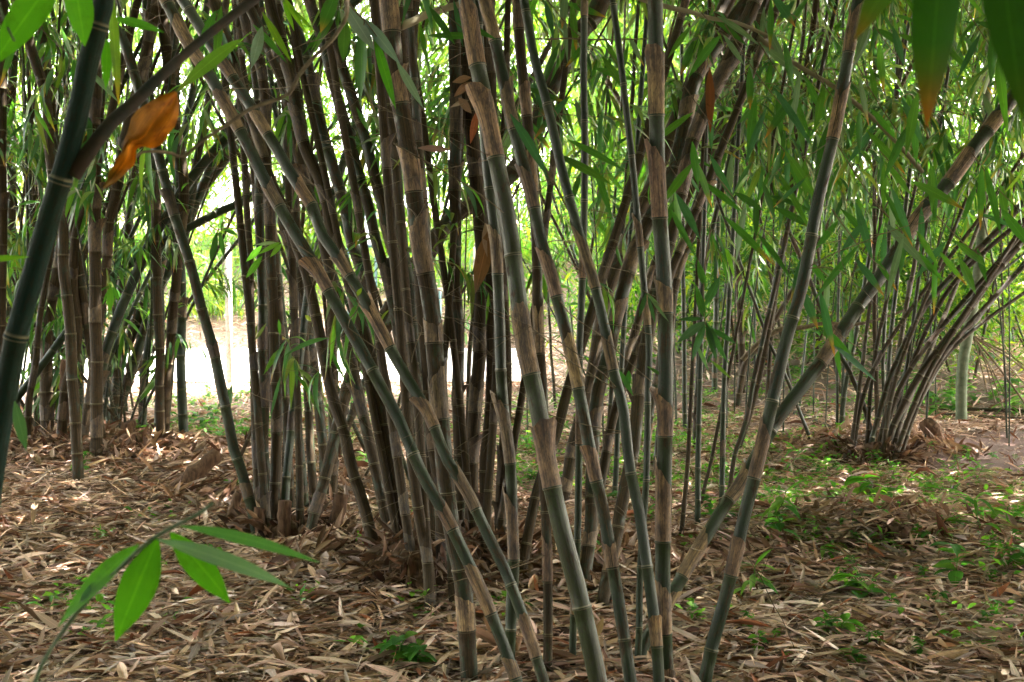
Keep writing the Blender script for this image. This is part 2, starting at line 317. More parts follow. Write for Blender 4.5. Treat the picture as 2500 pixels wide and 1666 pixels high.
def build_culm(world, rad_, label, group, tone=.3, brown=.4, sheath=.5, inter=.30, extend=5.2, stump=False, near=True, lean_up=(0, 0, 0), mat=None, zb=(1.0, 4.0), cat="bamboo culm", name="bamboo_culm", branches=0, bare=0, jitter=.5):
    """world: points base->top ; rad_: matching radii"""
    rs = random.Random(hash_(label) + int(world[0].x * 977 + world[0].y * 131))
    w_ = [np.array(tuple(p)) for p in world]; rr = list(rad_)
    d = w_[0] - w_[1]; d = d / np.linalg.norm(d)
    gz = float(H(w_[0][0], w_[0][1])) - .12
    if w_[0][2] > gz and d[2] < -.2: k = (w_[0][2] - gz) / -d[2]; w_.insert(0, w_[0] + d * k); rr.insert(0, rr[0])
    if not stump and extend:
        d = w_[-1] - w_[-2]; d = d / np.linalg.norm(d); p = w_[-1]; r = rr[-1]
        while p[2] < extend and d[2] > .1 and r > .004:
            d = d + np.array([0, 0, .02]) + np.array(lean_up) ; d /= np.linalg.norm(d); p = p + d * .6; r *= .96; w_.append(p); rr.append(r)
    cl = spline(w_, .05); key = np.linspace(0, 1, len(w_)); cum_w = np.concatenate([[0], np.cumsum([np.linalg.norm(w_[i + 1] - w_[i]) for i in range(len(w_) - 1)])])
    cum = np.concatenate([[0], np.cumsum(np.linalg.norm(np.diff(cl, axis=0), axis=1))]); tot = cum[-1]
    r0 = np.mean(rr)
    # node stations
    st = [rs.uniform(.02, .15)]; 
    while st[-1] < tot - .06: st.append(st[-1] + inter * rs.uniform(.85, 1.15) * (.75 if len(st) < 3 else 1))
    S, FR, BU, NI = [0], [.5], [1.0], []
    for i, s0 in enumerate(st[:-1]):
        s1 = min(st[i + 1], tot); L = s1 - s0
        NI.append(len(S))
        for ds, b, f in ((-.006, 1.0, .98), (-.002, 1.115, .996), (.003, 1.08, .004), (.010, .975, .022)):
            if 0 < s0 + ds < tot: S.append(s0 + ds); FR.append(f); BU.append(b)
        for k in range(1, 5):
            if s0 + L * k / 5 < tot: S.append(s0 + L * k / 5); FR.append(k / 5 if k else .03); BU.append(1.0)
    o = np.argsort(S, kind='stable'); S = np.array(S)[o]; FR = np.array(FR)[o]; BU = np.array(BU)[o]
    c = np.stack([np.interp(S, cum, cl[:, k]) for k in range(3)], -1); r = np.interp(S / tot, cum_w / cum_w[-1], rr)
    jx = np.array([[rs.gauss(0, 1), rs.gauss(0, 1), 0] for _ in range(int(tot / inter) + 3)]) * r0 * .22 * jitter
    ji = np.stack([np.interp(S / inter, np.arange(len(jx)), jx[:, k]) for k in range(3)], -1); c = c + ji
    base = w_[0].copy(); root = Vector(base)
    tn = min(1, max(0, tone + rs.uniform(-.1, .1))); col = np.stack([FR, np.full(len(FR), tn), np.full(len(FR), brown)], -1)
    V, Q, U, C = tube(c - base, r * BU, 14 if near else 8, col); U = U + [rs.random() * 9, rs.random() * 40]
    o_ = bpy.data.objects.new(name, mesh(name, V, Q, U, C, [mat or M_culm])); link(o_, None, root); tag(o_, label, cat, group)
    if near and sheath > 0:
        for i in range(len(NI) - 1):
            if rs.random() < sheath:
                i0 = NI[i] + 2; i1 = NI[i + 1] - 1
                fr = rs.uniform(.55, 1.0); i1 = i0 + max(2, int((i1 - i0) * fr + .5))
                if c[i0][2] > 4.2 or i1 >= len(c): continue
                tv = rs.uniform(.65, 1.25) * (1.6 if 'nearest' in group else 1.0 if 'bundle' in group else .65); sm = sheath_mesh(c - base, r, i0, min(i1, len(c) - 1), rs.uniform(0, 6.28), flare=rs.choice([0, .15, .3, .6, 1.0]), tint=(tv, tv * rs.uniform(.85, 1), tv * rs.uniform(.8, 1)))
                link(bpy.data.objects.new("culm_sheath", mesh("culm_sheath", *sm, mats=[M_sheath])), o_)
    for k in range(branches + bare):
        zt = rs.uniform(*zb) if k < branches else rs.uniform(.3, 3.2); i = int(np.argmin(np.abs(c[:, 2] - zt)))
        add_branch(o_, Vector(c[i] - base), rs.uniform(0, 6.28), rs.uniform(.7, 1.15), tilt=rs.uniform(-.3, .8), bare=k >= branches)
    return o_, c, base
def hash_(s):
    h = 7
    for ch in s: h = (h * 31 + ord(ch)) % 1000003
    return h
def px_culm(label, pts, w0, w1, depth=0, lean=0, group="bamboo culms of the grove", **k):
    if 'nearest' in group or 'middle' in group or 'bundle' in group: k.setdefault('bare', 2)
    if 'middle' in group or 'left clump' in group: k.setdefault('branches', 1)
    if 'nearest' in group: k.setdefault('jitter', .85)
    """pts: pixels listed top->bottom, w0/w1 apparent widths at top and bottom"""
    p = [tuple(map(float, a.split(","))) for a in pts.split()][::-1]
    if depth == 0: g = G(*p[0]); d0 = g.y
    else: d0 = depth
    cum = [0]
    for a, b in zip(p, p[1:]): cum.append(cum[-1] + math.dist(a, b))
    W, Rr = [], []
    for (x, y), s in zip(p, cum):
        t = s / cum[-1]; d = d0 + lean * t; W.append(P(x, y, d)); Rr.append((w1 + (w0 - w1) * t) / 2 * d / F)
    return build_culm(W, Rr, label, group, **k)
# ------------------------------------------------------------------ ground, road
def build_ground():
    ys = np.concatenate([np.arange(-6, 16, .12), np.arange(16, 60, .6), np.arange(60, 200, 20)]); xs = np.concatenate([np.arange(-160, -14, 12), np.arange(-14, 14, .14), np.arange(14, 161, 12)])
    X, Y = np.meshgrid(xs, ys); Z = H(X, Y)
    V = np.stack([X, Y, Z], -1).reshape(-1, 3); n, m = X.shape; idx = np.arange(n * m).reshape(n, m)
    q = np.stack([idx[:-1, :-1], idx[:-1, 1:], idx[1:, 1:], idx[1:, :-1]], -1).reshape(-1, 4)
    red = soil_patch(X, Y).reshape(-1); C = np.stack([red, red * 0, red * 0], -1)
    o = bpy.data.objects.new("ground", mesh("ground", V, q, None, C, [M_ground])); link(o); tag(o, kind="structure")
def soil_patch(x, y):
    return sst(0, .5, x - (2.95 + .25 * np.sin(y * 2.3))) * sst(8.9, 9.4, y + .2 * np.sin(3 * x)) * (1 - sst(11.6, 12.4, y + .25 * np.sin(2 * x)))
build_ground()
def build_road():
    ys = np.linspace(18.4, 28.3, 12); xs = np.linspace(-45, .15, 60); X, Y = np.meshgrid(xs, ys); Z = H(X, Y) + .03
    V = np.stack([X, Y, Z], -1).reshape(-1, 3); n, m = X.shape; idx = np.arange(n * m).reshape(n, m)
    q = np.stack([idx[:-1, :-1], idx[:-1, 1:], idx[1:, 1:], idx[1:, :-1]], -1).reshape(-1, 4)
    o = bpy.data.objects.new("road", mesh("road", V, q, None, None, [M_road])); link(o); tag(o, kind="structure")
build_road()
# ------------------------------------------------------------------ litter
PAL = np.array([(.56, .44, .33), (.52, .39, .33), (.42, .36, .32), (.62, .52, .41), (.28, .17, .10), (.13, .065, .035), (.28, .11, .05), (.66, .60, .53), (.22, .14, .085), (.42, .31, .19), (.08, .045, .03)])
PAL = PAL * np.array([1.12, 1.0, .96])
PW = np.array([.19, .17, .14, .13, .07, .07, .04, .10, .05, .07, .05]); PW = PW / PW.sum()
def scatter(n, y0, y1, xf, dens=None):
    y = np.sqrt(R.uniform(y0 ** 2, y1 ** 2, n)); x = R.uniform(-1, 1, n) * (xf * y + .5); return x, y
def litter_batch(n, y0, y1, ns, scale=1, h=.045, filt=None, tilt=.15):
    x, y = scatter(n, y0, y1, .47)
    keep = R.rand(n) > soil_patch(x, y) * .97
    keep &= ~((y > 18.2) & (y < 28.5) & (x < .15))
    pile = sum(np.exp(-((x - mx) ** 2 + (y - my) ** 2) / (s * s)) * hh / .2 for mx, my, s, hh in MOUNDS)
    x, y, pile = x[keep], y[keep], pile[keep]; n = len(x)
    az = R.uniform(0, 2 * math.pi, n); ti = R.normal(0, tilt, n) + pile * R.normal(0, .22, n)
    d = np.stack([np.cos(az) * np.cos(ti), np.sin(az) * np.cos(ti), np.sin(ti)], -1)
    nr = np.stack([R.normal(0, .3, n), R.normal(0, .3, n), np.ones(n)], -1)
    L = np.clip(R.normal(.15, .045, n), .05, .26) * scale; W = L * R.uniform(.075, .145, n)
    short = R.rand(n) < .3; L[short] *= R.uniform(.25, .6, short.sum()); lng = R.rand(n) < .06; L[lng] *= 1.6; W[lng] *= .7; strip = R.rand(n) < .08; W[strip] = .004
    b = np.stack([x, y, H(x, y) + R.uniform(-.01, h, n) + np.abs(np.sin(ti)) * L * .35 + .02 * pile], -1) - d * (L * .5)[:, None]
    col = PAL[R.choice(len(PAL), n, p=PW)] * R.uniform(.5, 1.45, (n, 1))
    return leaves(b, d, nr, L, W, R.normal(0, .06, n), R.uniform(-.3, .9, n), R.normal(0, .55, n), col, ns, roll=R.normal(0, .05, n))
def stuff(name, parts, mat, label=None):
    o = bpy.data.objects.new(name, mesh(name, *merge(parts), mats=[mat])); link(o); tag(o, kind="stuff"); return o
def sheaths_litter(n, y0, y1):
    x, y = scatter(n, y0, y1, .47); keep = soil_patch(x, y) < .5; x, y = x[keep], y[keep]; n = len(x)
    az = R.uniform(0, 6.28, n); ti = R.normal(.03, .2, n); d = np.stack([np.cos(az) * np.cos(ti), np.sin(az) * np.cos(ti), np.sin(ti)], -1)
    L = R.uniform(.16, .34, n); W = R.uniform(.03, .06, n); b = np.stack([x, y, H(x, y) + .035], -1) - d * (L * .5)[:, None]
    col = PAL[R.choice([4, 5, 6, 8, 0, 9], n)] * R.uniform(.6, 1.1, (n, 1))
    return leaves(b, d, np.stack([R.normal(0, .3, n), R.normal(0, .3, n), np.ones(n)], -1), L, W, R.normal(0, .08, n), R.uniform(.4, 1.4, n), R.normal(0, .7, n), col, 5, roll=R.normal(0, .1, n))
def upright_litter(n, y0, y1):
    x, y = scatter(n, y0, y1, .47); n = len(x); az = R.uniform(0, 6.28, n); ti = R.uniform(.5, 1.3, n)
    d = np.stack([np.cos(az) * np.cos(ti), np.sin(az) * np.cos(ti), np.sin(ti)], -1); L = R.uniform(.05, .14, n)
    b = np.stack([x, y, H(x, y) + .0], -1); col = PAL[R.choice([4, 5, 6, 8, 0, 9], n)] * R.uniform(.6, 1.1, (n, 1))
    return leaves(b, d, R.normal(0, 1, (n, 3)), L, L * R.uniform(.1, .2, n), R.normal(0, .1, n), R.uniform(.2, 1, n), R.normal(0, .7, n), col, 4)
def pile_litter(cx, cy, rr_, n):
    """leaves and sheaths heaped against a clump's foot, leaning outwards"""
    a = R.uniform(0, 6.28, n); q = rr_ * np.sqrt(R.rand(n)); x = cx + q * np.cos(a) * 1.3; y = cy + q * np.sin(a)
    ti = np.abs(R.normal(0, .42, n)) + .08; az = a + math.pi + R.normal(0, .8, n)
    d = np.stack([np.cos(az) * np.cos(ti), np.sin(az) * np.cos(ti), np.sin(ti)], -1); L = R.uniform(.08, .2, n)
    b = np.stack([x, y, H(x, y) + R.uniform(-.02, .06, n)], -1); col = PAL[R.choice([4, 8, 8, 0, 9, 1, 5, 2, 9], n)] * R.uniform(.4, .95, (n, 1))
    return leaves(b, d, R.normal(0, .5, (n, 3)) + [0, 0, 1], L, L * R.uniform(.12, .24, n), R.uniform(-.1, .3, n), R.uniform(.2, 1.2, n), R.normal(0, .7, n), col, 5)
def bits(n, y0, y1):
    x, y = scatter(n, y0, y1, .47); keep = R.rand(n) > soil_patch(x, y) * .9; x, y = x[keep], y[keep]; n = len(x); az = R.uniform(0, 6.28, n); ti = R.normal(0, .2, n)
    d = np.stack([np.cos(az) * np.cos(ti), np.sin(az) * np.cos(ti), np.sin(ti)], -1); L = R.uniform(.015, .06, n); b = np.stack([x, y, H(x, y) + R.uniform(0, .045, n)], -1)
    col = PAL[R.choice(len(PAL), n, p=PW)] * R.uniform(.5, 1.2, (n, 1))
    return leaves(b, d, np.stack([R.normal(0, .4, n), R.normal(0, .4, n), np.ones(n)], -1), L, L * R.uniform(.12, .5, n), R.normal(0, .05, n), R.uniform(-.3, .6, n), R.normal(0, .4, n), col, 2)
def strips(n, y0, y1):
    x, y = scatter(n, y0, y1, .47); keep = soil_patch(x, y) < .4; x, y = x[keep], y[keep]; n = len(x); az = R.normal(0, .6, n) + math.pi * (R.rand(n) < .5); L = R.uniform(.25, .6, n); d = np.stack([np.cos(az), np.sin(az), R.normal(0, .06, n)], -1)
    b = np.stack([x, y, H(x, y) + .035], -1) - d * (L * .5)[:, None]; col = PAL[R.choice([0, 1, 3, 9, 4, 2], n)] * R.uniform(.6, 1.1, (n, 1))
    return leaves(b, d, np.tile([0, 0, 1.], (n, 1)) + R.normal(0, .2, (n, 3)), L, R.uniform(.006, .022, n), R.normal(0, .05, n), R.uniform(-.6, 1, n), R.normal(0, .5, n), col, 5, roll=R.normal(0, .05, n))
stuff("leaf_litter", [bits(45000, 3.4, 12), strips(2600, 3.3, 14), litter_batch(60000, 3.2, 8.2, 4), litter_batch(50000, 8.2, 14, 3, 1.05), litter_batch(45000, 14, 34, 2, 1.5, tilt=.3), sheaths_litter(700, 3.2, 14), upright_litter(1500, 3.6, 13),
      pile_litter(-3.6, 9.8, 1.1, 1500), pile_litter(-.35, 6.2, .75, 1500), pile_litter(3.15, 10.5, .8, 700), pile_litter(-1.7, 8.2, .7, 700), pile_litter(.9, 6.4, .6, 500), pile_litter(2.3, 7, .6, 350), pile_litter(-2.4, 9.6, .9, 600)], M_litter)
# ------------------------------------------------------------------ traced culms
GF, GC, GL, GR = "culms of the nearest clump", "culms of the middle clump", "culms of the left clump", "culms of the right clump"
T = px_culm
T("tallest and thickest brown sheathed culm left of centre, curving down to the bottom edge", "945,0 962,125 983,265 999,393 1023,550 1046,700 1060,850 1077,996 1096,1244 1129,1425 1141,1569 1150,1700", 43, 43, 4.4, .1, GF, tone=.35, brown=.55, sheath=.75, inter=.30)
T("lower of the two parallel slanting culms, orange brown at its top", "405,0 450,90 482,143 518,196 557,268 607,357 641,428 681,500 716,561 763,639 820,739 891,864 934,950 973,1025 1028,1154 1086,1255 1133,1353 1190,1479 1241,1605 1275,1700", 29, 30, 3.9, .7, GF, tone=.25, brown=.35, sheath=.55, inter=.33)
T("upper of the two parallel slanting culms, tan sheath above bare grey green", "470,40 520,120 571,196 607,250 652,321 684,375 723,446 763,507 781,568 820,621 866,693 916,779 956,854 995,925 1049,1014 1089,1118 1136,1190 1190,1302 1234,1389 1269,1479 1294,1551 1316,1623 1340,1700", 27, 28, 4.0, .9, GF, tone=.2, brown=.35, sheath=.5, inter=.33)
T("broad olive mossy culm in front of the centre bowing down to the right", "1138,0 1166,143 1191,286 1213,411 1234,518 1254,657 1279,836 1311,979 1345,1172 1374,1317 1402,1425 1431,1533 1457,1641 1475,1720", 39, 47, 3.8, .4, GF, tone=.9, brown=.3, sheath=.3, inter=.36)
T("slender culm with peeling brown sheath between the mossy one and the bare blue green one", "1177,0 1206,107 1241,250 1272,375 1301,482 1322,590 1347,675 1372,782 1397,889 1418,996 1449,1154 1471,1244 1493,1371 1511,1479 1532,1623 1545,1700", 29, 31, 4.1, .5, GF, tone=.3, brown=.4, sheath=.65, inter=.34)
T("dark mottled culm crossing behind the mossy one and coming down patchy beside it", "1265,0 1272,143 1286,286 1297,411 1308,570 1315,729 1322,871 1329,979 1326,1150 1334,1280 1338,1450 1338,1690", 26, 23, 4.5, .2, GF, tone=.3, brown=.6, sheath=.55, inter=.3)
T("smooth blue green culm sloping down right with hardly any sheath", "1286,36 1304,143 1326,221 1347,304 1372,411 1401,518 1419,586 1451,693 1476,800 1497,907 1519,996 1532,1136 1558,1244 1576,1353 1592,1461 1605,1569 1614,1700", 22, 29, 4.1, .5, GF, tone=.15, brown=.1, sheath=.14, inter=.34)
T("thick upright culm right of centre with long tan sheaths and a flared sheath blade", "1597,0 1601,196 1606,330 1611,464 1613,536 1619,657 1624,836 1626,996 1624,1136 1621,1317 1621,1461 1626,1641 1628,1720", 37, 38, 4.3, 0, GF, tone=.15, brown=.35, sheath=.9, inter=.40)
T("thin upright dark green culm midway between the blue green one and the dark mottled one", "1429,0 1428,179 1429,357 1427,536 1422,729 1415,907 1410,1136 1406,1353 1399,1551 1397,1690", 17, 18, 4.6, 0, GF, tone=.1, brown=.2, sheath=.22, inter=.35)
T("thin culm with tan upper half just left of the thick upright one", "1497,0 1515,143 1529,286 1544,411 1558,536 1572,693 1583,836 1580,943 1581,1050 1579,1172 1572,1262 1561,1425 1559,1533 1554,1690", 16, 17, 4.6, .2, GF, tone=.15, brown=.25, sheath=.4, inter=.32)
T("strong culm with bright right rim leaning right, foot at the bottom edge", "2096,0 2089,36 2071,143 2049,250 2028,357 1996,500 1981,586 1956,711 1924,818 1899,925 1878,1014 1847,1136 1814,1262 1789,1371 1763,1479 1738,1569 1715,1680", 28, 34, 4.2, .3, GF, tone=.2, brown=.35, sheath=.6, inter=.33)
T("most steeply leaning culm, running to the right edge behind the strong rimmed one", "2520,180 2467,250 2406,332 2324,446 2246,536 2164,657 2110,729 2056,811 2003,889 1949,961 1896,1032 1818,1172 1774,1226 1727,1299 1684,1371 1648,1443 1610,1510 1579,1562 1554,1623 1530,1680", 35, 31, 4.6, 1.2, GF, tone=.3, brown=.4, sheath=.65, inter=.38)
T("straight bluish green culm with pale node rings left of the broad mossy one", "1160,0 1168,143 1178,286 1190,420 1209,586 1215,693 1220,800 1223,907 1231,1014 1247,1136 1251,1280 1254,1389 1248,1461 1245,1569 1241,1690", 26, 28, 4.6, .1, GF, tone=.3, brown=.12, sheath=.3, inter=.34)
# near blurred culm with its branch at the left edge
near_c, nc, nb = T("close out of focus dark culm slanting across the left edge with a side branch", "256,-40 250,18 214,161 189,286 157,411 118,536 90,640 64,729 36,836 11,979 -10,1086 -40,1300 -90,1600", 48, 60, 1.9, -.1, "culms beside the camera", tone=.1, brown=.15, sheath=0, inter=.28, jitter=.1, extend=3, mat=M_near_shaded)
# middle clump
T("dark culm left of the thickest one, tan sheath at its top under hanging leaves", "799,0 806,64 834,161 863,250 891,339 916,428 934,500 947,568 966,639 981,729 995,800 1009,889 1020,961 1030,1100 1038,1250 1045,1410", 26, 28, 0, .4, GC, tone=.2, brown=.5, sheath=.6, near=True)
T("second dark culm from the thickest one among the parallel row leaning left", "770,40 791,107 809,186 834,279 856,357 881,446 902,518 916,586 938,657 952,704 963,764 981,854 999,943 1009,1050 1020,1200 1028,1400", 25, 28, 0, .4, GC, tone=.2, brown=.5, sheath=.5)
T("blue green topped culm in the middle of the parallel row leaning left", "690,-20 716,54 745,143 770,250 791,339 831,464 849,536 858,590 877,639 899,711 913,764 924,854 938,925 955,1030 975,1180 990,1340", 27, 32, 0, .5, GC, tone=.12, brown=.45, sheath=.55)
T("dark reddish culm fourth in the parallel row, broadening to its foot", "655,-20 666,36 688,107 713,214 731,304 752,375 777,428 799,500 809,568 834,621 852,690 880,790 902,880 924,979 941,1086 955,1170 975,1280 995,1395", 27, 34, 0, .5, GC, tone=.3, brown=.65, sheath=.5)
T("dark culm half hidden left of the reddish fourth one", "600,0 630,60 669,150 699,232 720,330 742,430 770,520 800,640 830,760 860,880 880,980 905,1090 930,1210 955,1330", 24, 28, 0, .6, GC, tone=.3, brown=.6, sheath=.3)
T("dark culm whose foot stands alone on the leaf pile with a small earth collar", "610,280 640,370 660,440 700,520 724,600 745,657 770,764 788,854 809,961 838,1050 858,1136 887,1226 909,1316 930,1400", 24, 30, 0, .5, GC, tone=.4, brown=.75, sheath=.2)
T("straight dark culm rising behind where the slanting pair crosses", "700,150 720,260 745,380 775,500 800,610 809,746 811,871 813,979 814,1120 812,1230", 20, 26, 0, .3, GC, tone=.4, brown=.6, sheath=.3)
T("long culm leaning right behind all others from the middle foot to the upper centre", "1475,-20 1454,36 1411,89 1376,161 1333,250 1311,321 1262,410 1190,480 1120,520 1070,570 1010,650 934,782 863,907 834,996 793,1172 772,1244 750,1335", 46, 26, 0, 1.0, GC, tone=.35, brown=.55, sheath=.4, extend=4.6)
T("brown culm just right of the thickest one in the upper half", "1006,-10 1004,107 1006,214 1016,321 1027,428 1035,560 1040,700 1048,900 1050,1050 1052,1200 1060,1420", 34, 24, 0, .3, GC, tone=.4, brown=.6, sheath=.4)
T("mossy green culm tucked against the left side of the thickest one", "950,120 963,268 966,393 974,500 983,600 999,693 1009,800 1028,943 1045,1050 1058,1200 1070,1390", 26, 24, 0, .2, GC, tone=.8, brown=.35, sheath=.2)
T("upright dark culm standing against the bright road right of the thickest one", "1113,0 1113,143 1113,286 1109,428 1113,568 1113,657 1116,764 1116,871 1118,979 1120,1086 1122,1200 1120,1340", 30, 27, 0, 0, GC, tone=.15, brown=.55, sheath=.3)
T("knobbly thin dark stem close beside the road gap", "1168,560 1162,650 1156,729 1149,836 1143,943 1145,1086 1147,1200 1148,1290", 11, 13, 0, 0, GC, tone=.3, brown=.5, sheath=0, jitter=1.6)
T("wide brown sheathed culm left of the straight bluish green one", "1150,300 1165,450 1177,604 1174,764 1172,871 1163,979 1156,1086 1150,1200 1140,1330", 34, 32, 0, 0, GC, tone=.5, brown=.8, sheath=.6)
T("dark culm squeezed right behind the straight bluish green one", "1196,600 1198,760 1199,871 1195,1014 1183,1136 1187,1240 1187,1345", 22, 27, 0, 0, GC, tone=.3, brown=.8, sheath=.3)
T("short looking brown culm with orange sheath tip right behind the bluish green one", "1232,780 1238,900 1238,1000 1228,1120 1223,1208 1219,1365", 22, 28, 0, 0, GC, tone=.3, brown=.8, sheath=.5)
T("dark stem at the very heart of the middle clump", "1040,900 1052,1050 1072,1200 1078,1320 1082,1440", 24, 26, 0, 0, GC, tone=.3, brown=.8, sheath=.3)
T("dark stem on the left shoulder of the middle clump foot", "985,900 1000,1080 1018,1230 1042,1370 1052,1480", 24, 30, 0, 0, GC, tone=.3, brown=.8, sheath=.3)
T("green tinted stem low down between the middle clump and the slanting pair", "1075,1000 1090,1180 1100,1330 1108,1490", 22, 24, 0, 0, GC, tone=.2, brown=.5, sheath=.2)
for i, (bx, by, tx, ty, wd) in enumerate(((1015, 1440, 870, 500, 24), (1030, 1380, 1120, 420, 20), (1165, 1390, 1060, 500, 20), (1205, 1385, 1330, 560, 20), (985, 1400, 820, 560, 22), (1050, 1500, 1010, 900, 26), (1175, 1430, 1215, 760, 22))):
    T("dark crowded stem packed in the heart of the middle clump", "%d,%d %d,%d %d,%d %d,%d" % (tx, ty, (tx * 2 + bx) / 3 + 6, (ty * 2 + by) / 3, (tx + 2 * bx) / 3 + 4, (ty + 2 * by) / 3, bx, by), wd * .8, wd, 0, .3, "packed stems of the middle clump", tone=.3, brown=.75, sheath=.3)
for i, (bx, by, tx, ty, wd) in enumerate(((655, 1330, 560, 300, 22), (690, 1300, 600, 240, 20), (715, 1280, 640, 300, 22), (735, 1330, 700, 380, 20), (770, 1290, 700, 250, 22), (630, 1290, 590, 300, 20))):
    T("dark stem packed behind the close upright duo", "%d,%d %d,%d %d,%d %d,%d" % (tx, ty, (tx * 2 + bx) / 3 + 6, (ty * 2 + by) / 3, (tx + 2 * bx) / 3 + 4, (ty + 2 * by) / 3, bx, by), wd * .8, wd, 0, .3, "packed stems behind the upright duo", tone=.3, brown=.6, sheath=.3)
# left-middle duo etc
T("left of two close parallel upright culms at the left third, slightly greener", "600,60 627,212 632,400 634,550 638,657 641,800 645,943 645,1086 649,1136 655,1220 660,1310", 22, 25, 0, 0, GC, tone=.3, brown=.45, sheath=.4)
T("right of two close parallel upright culms at the left third, browner with a sheath blade", "630,100 645,240 652,400 659,550 665,693 670,836 674,979 674,1107 670,1208 664,1320", 24, 28, 0, 0, GC, tone=.4, brown=.6, sheath=.6)
T("green culm curving right beside the close upright duo", "640,300 655,440 672,600 688,764 706,889 720,996 734,1086 739,1154 746,1250", 18, 21, 0, .1, GC, tone=.15, brown=.3, sheath=.2)
T("green culm leaning right that crosses in front of the curving one", "830,420 800,520 762,660 745,764 731,871 718,979 707,1086 701,1136 696,1208 692,1325", 19, 21, 0, .6, GC, tone=.15, brown=.25, sheath=.15)
T("dark wide culm leaning left over the left third", "600,260 630,360 660,450 695,550 724,675 745,780 766,907 781,1014 791,1104 800,1210", 30, 24, 0, .4, GC, tone=.3, brown=.5, sheath=.4)
T("thin green culm meeting the ground just right of the left third duo", "712,560 726,660 744,760 755,850 768,950 785,1060 790,1170", 14, 20, 0, .1, GC, tone=.1, brown=.2, sheath=.1)
T("right leaning dark culm low behind the crossing point of the slanting pair", "1010,700 950,800 905,890 870,985 845,1050 820,1130", 18, 20, 0, .5, GC, tone=.3, brown=.5, sheath=.2)
# right-leaning bundle behind centre right
GB = "right leaning bundle behind the centre"
T("leftmost thick culm of the right leaning bundle, brown with vine marks", "1800,-60 1740,89 1711,143 1676,232 1640,330 1580,480 1519,621 1490,693 1469,782 1451,871 1436,961 1400,1080 1384,1172 1370,1240", 36, 28, 0, 1.1, GB, tone=.5, brown=.65, sheath=.5)
T("second thick culm of the right leaning bundle with green showing at its foot", "1790,60 1704,179 1669,321 1640,430 1590,530 1547,621 1526,693 1504,782 1490,854 1461,961 1451,1050 1445,1180 1442,1280 1431,1371 1424,1443", 38, 31, 0, 1.2, GB, tone=.35, brown=.5, sheath=.4)
T("third thick culm of the bundle passing behind the upright tan sheathed one", "1800,100 1760,190 1729,250 1686,357 1658,482 1640,560 1605,700 1575,870 1561,943 1554,1014 1544,1104 1529,1172 1514,1262 1500,1335 1475,1443 1468,1500", 34, 31, 0, 1.0, GB, tone=.5, brown=.6, sheath=.5)
T("narrow brown culm in the gap of the right leaning bundle", "1640,560 1600,640 1554,800 1530,880 1505,1000 1480,1100 1462,1190", 20, 23, 0, .5, GB, tone=.4, brown=.75, sheath=.3)
T("brown culm leaning right low down behind the broad mossy one", "1440,780 1415,860 1383,961 1361,1050 1330,1140 1309,1208 1287,1316 1268,1430", 24, 26, 0, .5, GB, tone=.5, brown=.7, sheath=.3)
T("dark low culm leaning right just left of the blue green one at its foot", "1560,850 1530,920 1500,1010 1478,1120 1458,1230 1440,1330 1420,1420", 22, 24, 0, .4, GB, tone=.4, brown=.7, sheath=.3)
T("left of two thin parallel culms leaning right of the upright tan one", "1800,150 1783,196 1758,286 1733,357 1708,464 1686,536 1655,640 1630,760 1610,880 1590,1000 1575,1120", 17, 17, 0, .7, GB, tone=.4, brown=.5, sheath=.4)
T("right of two thin parallel culms leaning right, tan and brighter", "1850,70 1829,143 1797,250 1769,339 1740,429 1704,536 1679,604 1658,657 1640,760 1628,900 1610,1060 1600,1180", 24, 18, 0, .7, GB, tone=.4, brown=.55, sheath=.7)
T("slim green culm rising behind the thin tan topped one", "1560,300 1545,500 1530,700 1518,860 1510,1000 1505,1130 1500,1230", 12, 14, 0, 0, GB, tone=.1, brown=.2, sheath=0)
T("lowest right leaning green culm poking out left of the upright culm's foot", "1720,1300 1660,1400 1610,1490 1579,1562 1554,1623 1535,1700", 26, 30, 4.4, .5, GB, tone=.15, brown=.3, sheath=.3, stump=True) if False else None
# left clump
T("upright dark reddish culm at the centre of the left clump", "225,-10 236,214 232,321 232,464 232,550 234,657 232,800 234,907 236,1014 236,1125", 28, 29, 0, 0, GL, tone=.3, brown=.8, sheath=.5)
T("grey brown culm bending left of the reddish upright one", "60,60 82,143 114,250 121,357 136,500 154,560 154,657 166,764 175,871 182,979 186,1107 191,1182", 24, 27, 0, 0, GL, tone=.3, brown=.6, sheath=.3)
T("double looking dark culm behind the blurred near one", "160,560 140,660 120,760 114,871 114,968 118,1080", 22, 33, 0, .1, GL, tone=.4, brown=.8, sheath=.5)
T("slim dark culm near the left edge with a pale lit side", "40,0 32,161 24,321 29,464 27,550 30,657 22,764 18,900 16,1060", 22, 22, 0, 0, GL, tone=.15, brown=.5, sheath=.3)
T("dark red culm cut by the left edge of the picture", "8,60 5,250 4,500 3,700 2,900 2,1110", 22, 24, 0, 0, GL, tone=.3, brown=.9, sheath=.3)
T("right leaning green culm low in the left clump, leftmost of the fan", "560,330 520,370 464,440 420,510 382,568 332,668 296,754 262,850 250,900 232,1000 225,1090", 24, 24, 0, .6, GL, tone=.15, brown=.3, sheath=.3)
T("second right leaning culm of the left fan ending at the crossing of culms", "600,320 571,357 518,428 475,482 421,586 386,668 343,754 311,836 270,905 250,960 225,1060", 26, 30, 0, .6, GL, tone=.3, brown=.5, sheath=.4)
T("third right leaning culm of the left fan with a pale node ring", "520,400 480,490 450,570 421,640 386,711 368,764 350,818 330,880 311,936 292,996 280,1060", 24, 25, 0, .5, GL, tone=.2, brown=.4, sheath=.3)
T("short green culm standing left of the green pair against the road", "410,560 382,711 364,836 352,943 345,1060", 20, 20, 0, .2, GL, tone=.2, brown=.3, sheath=.2)
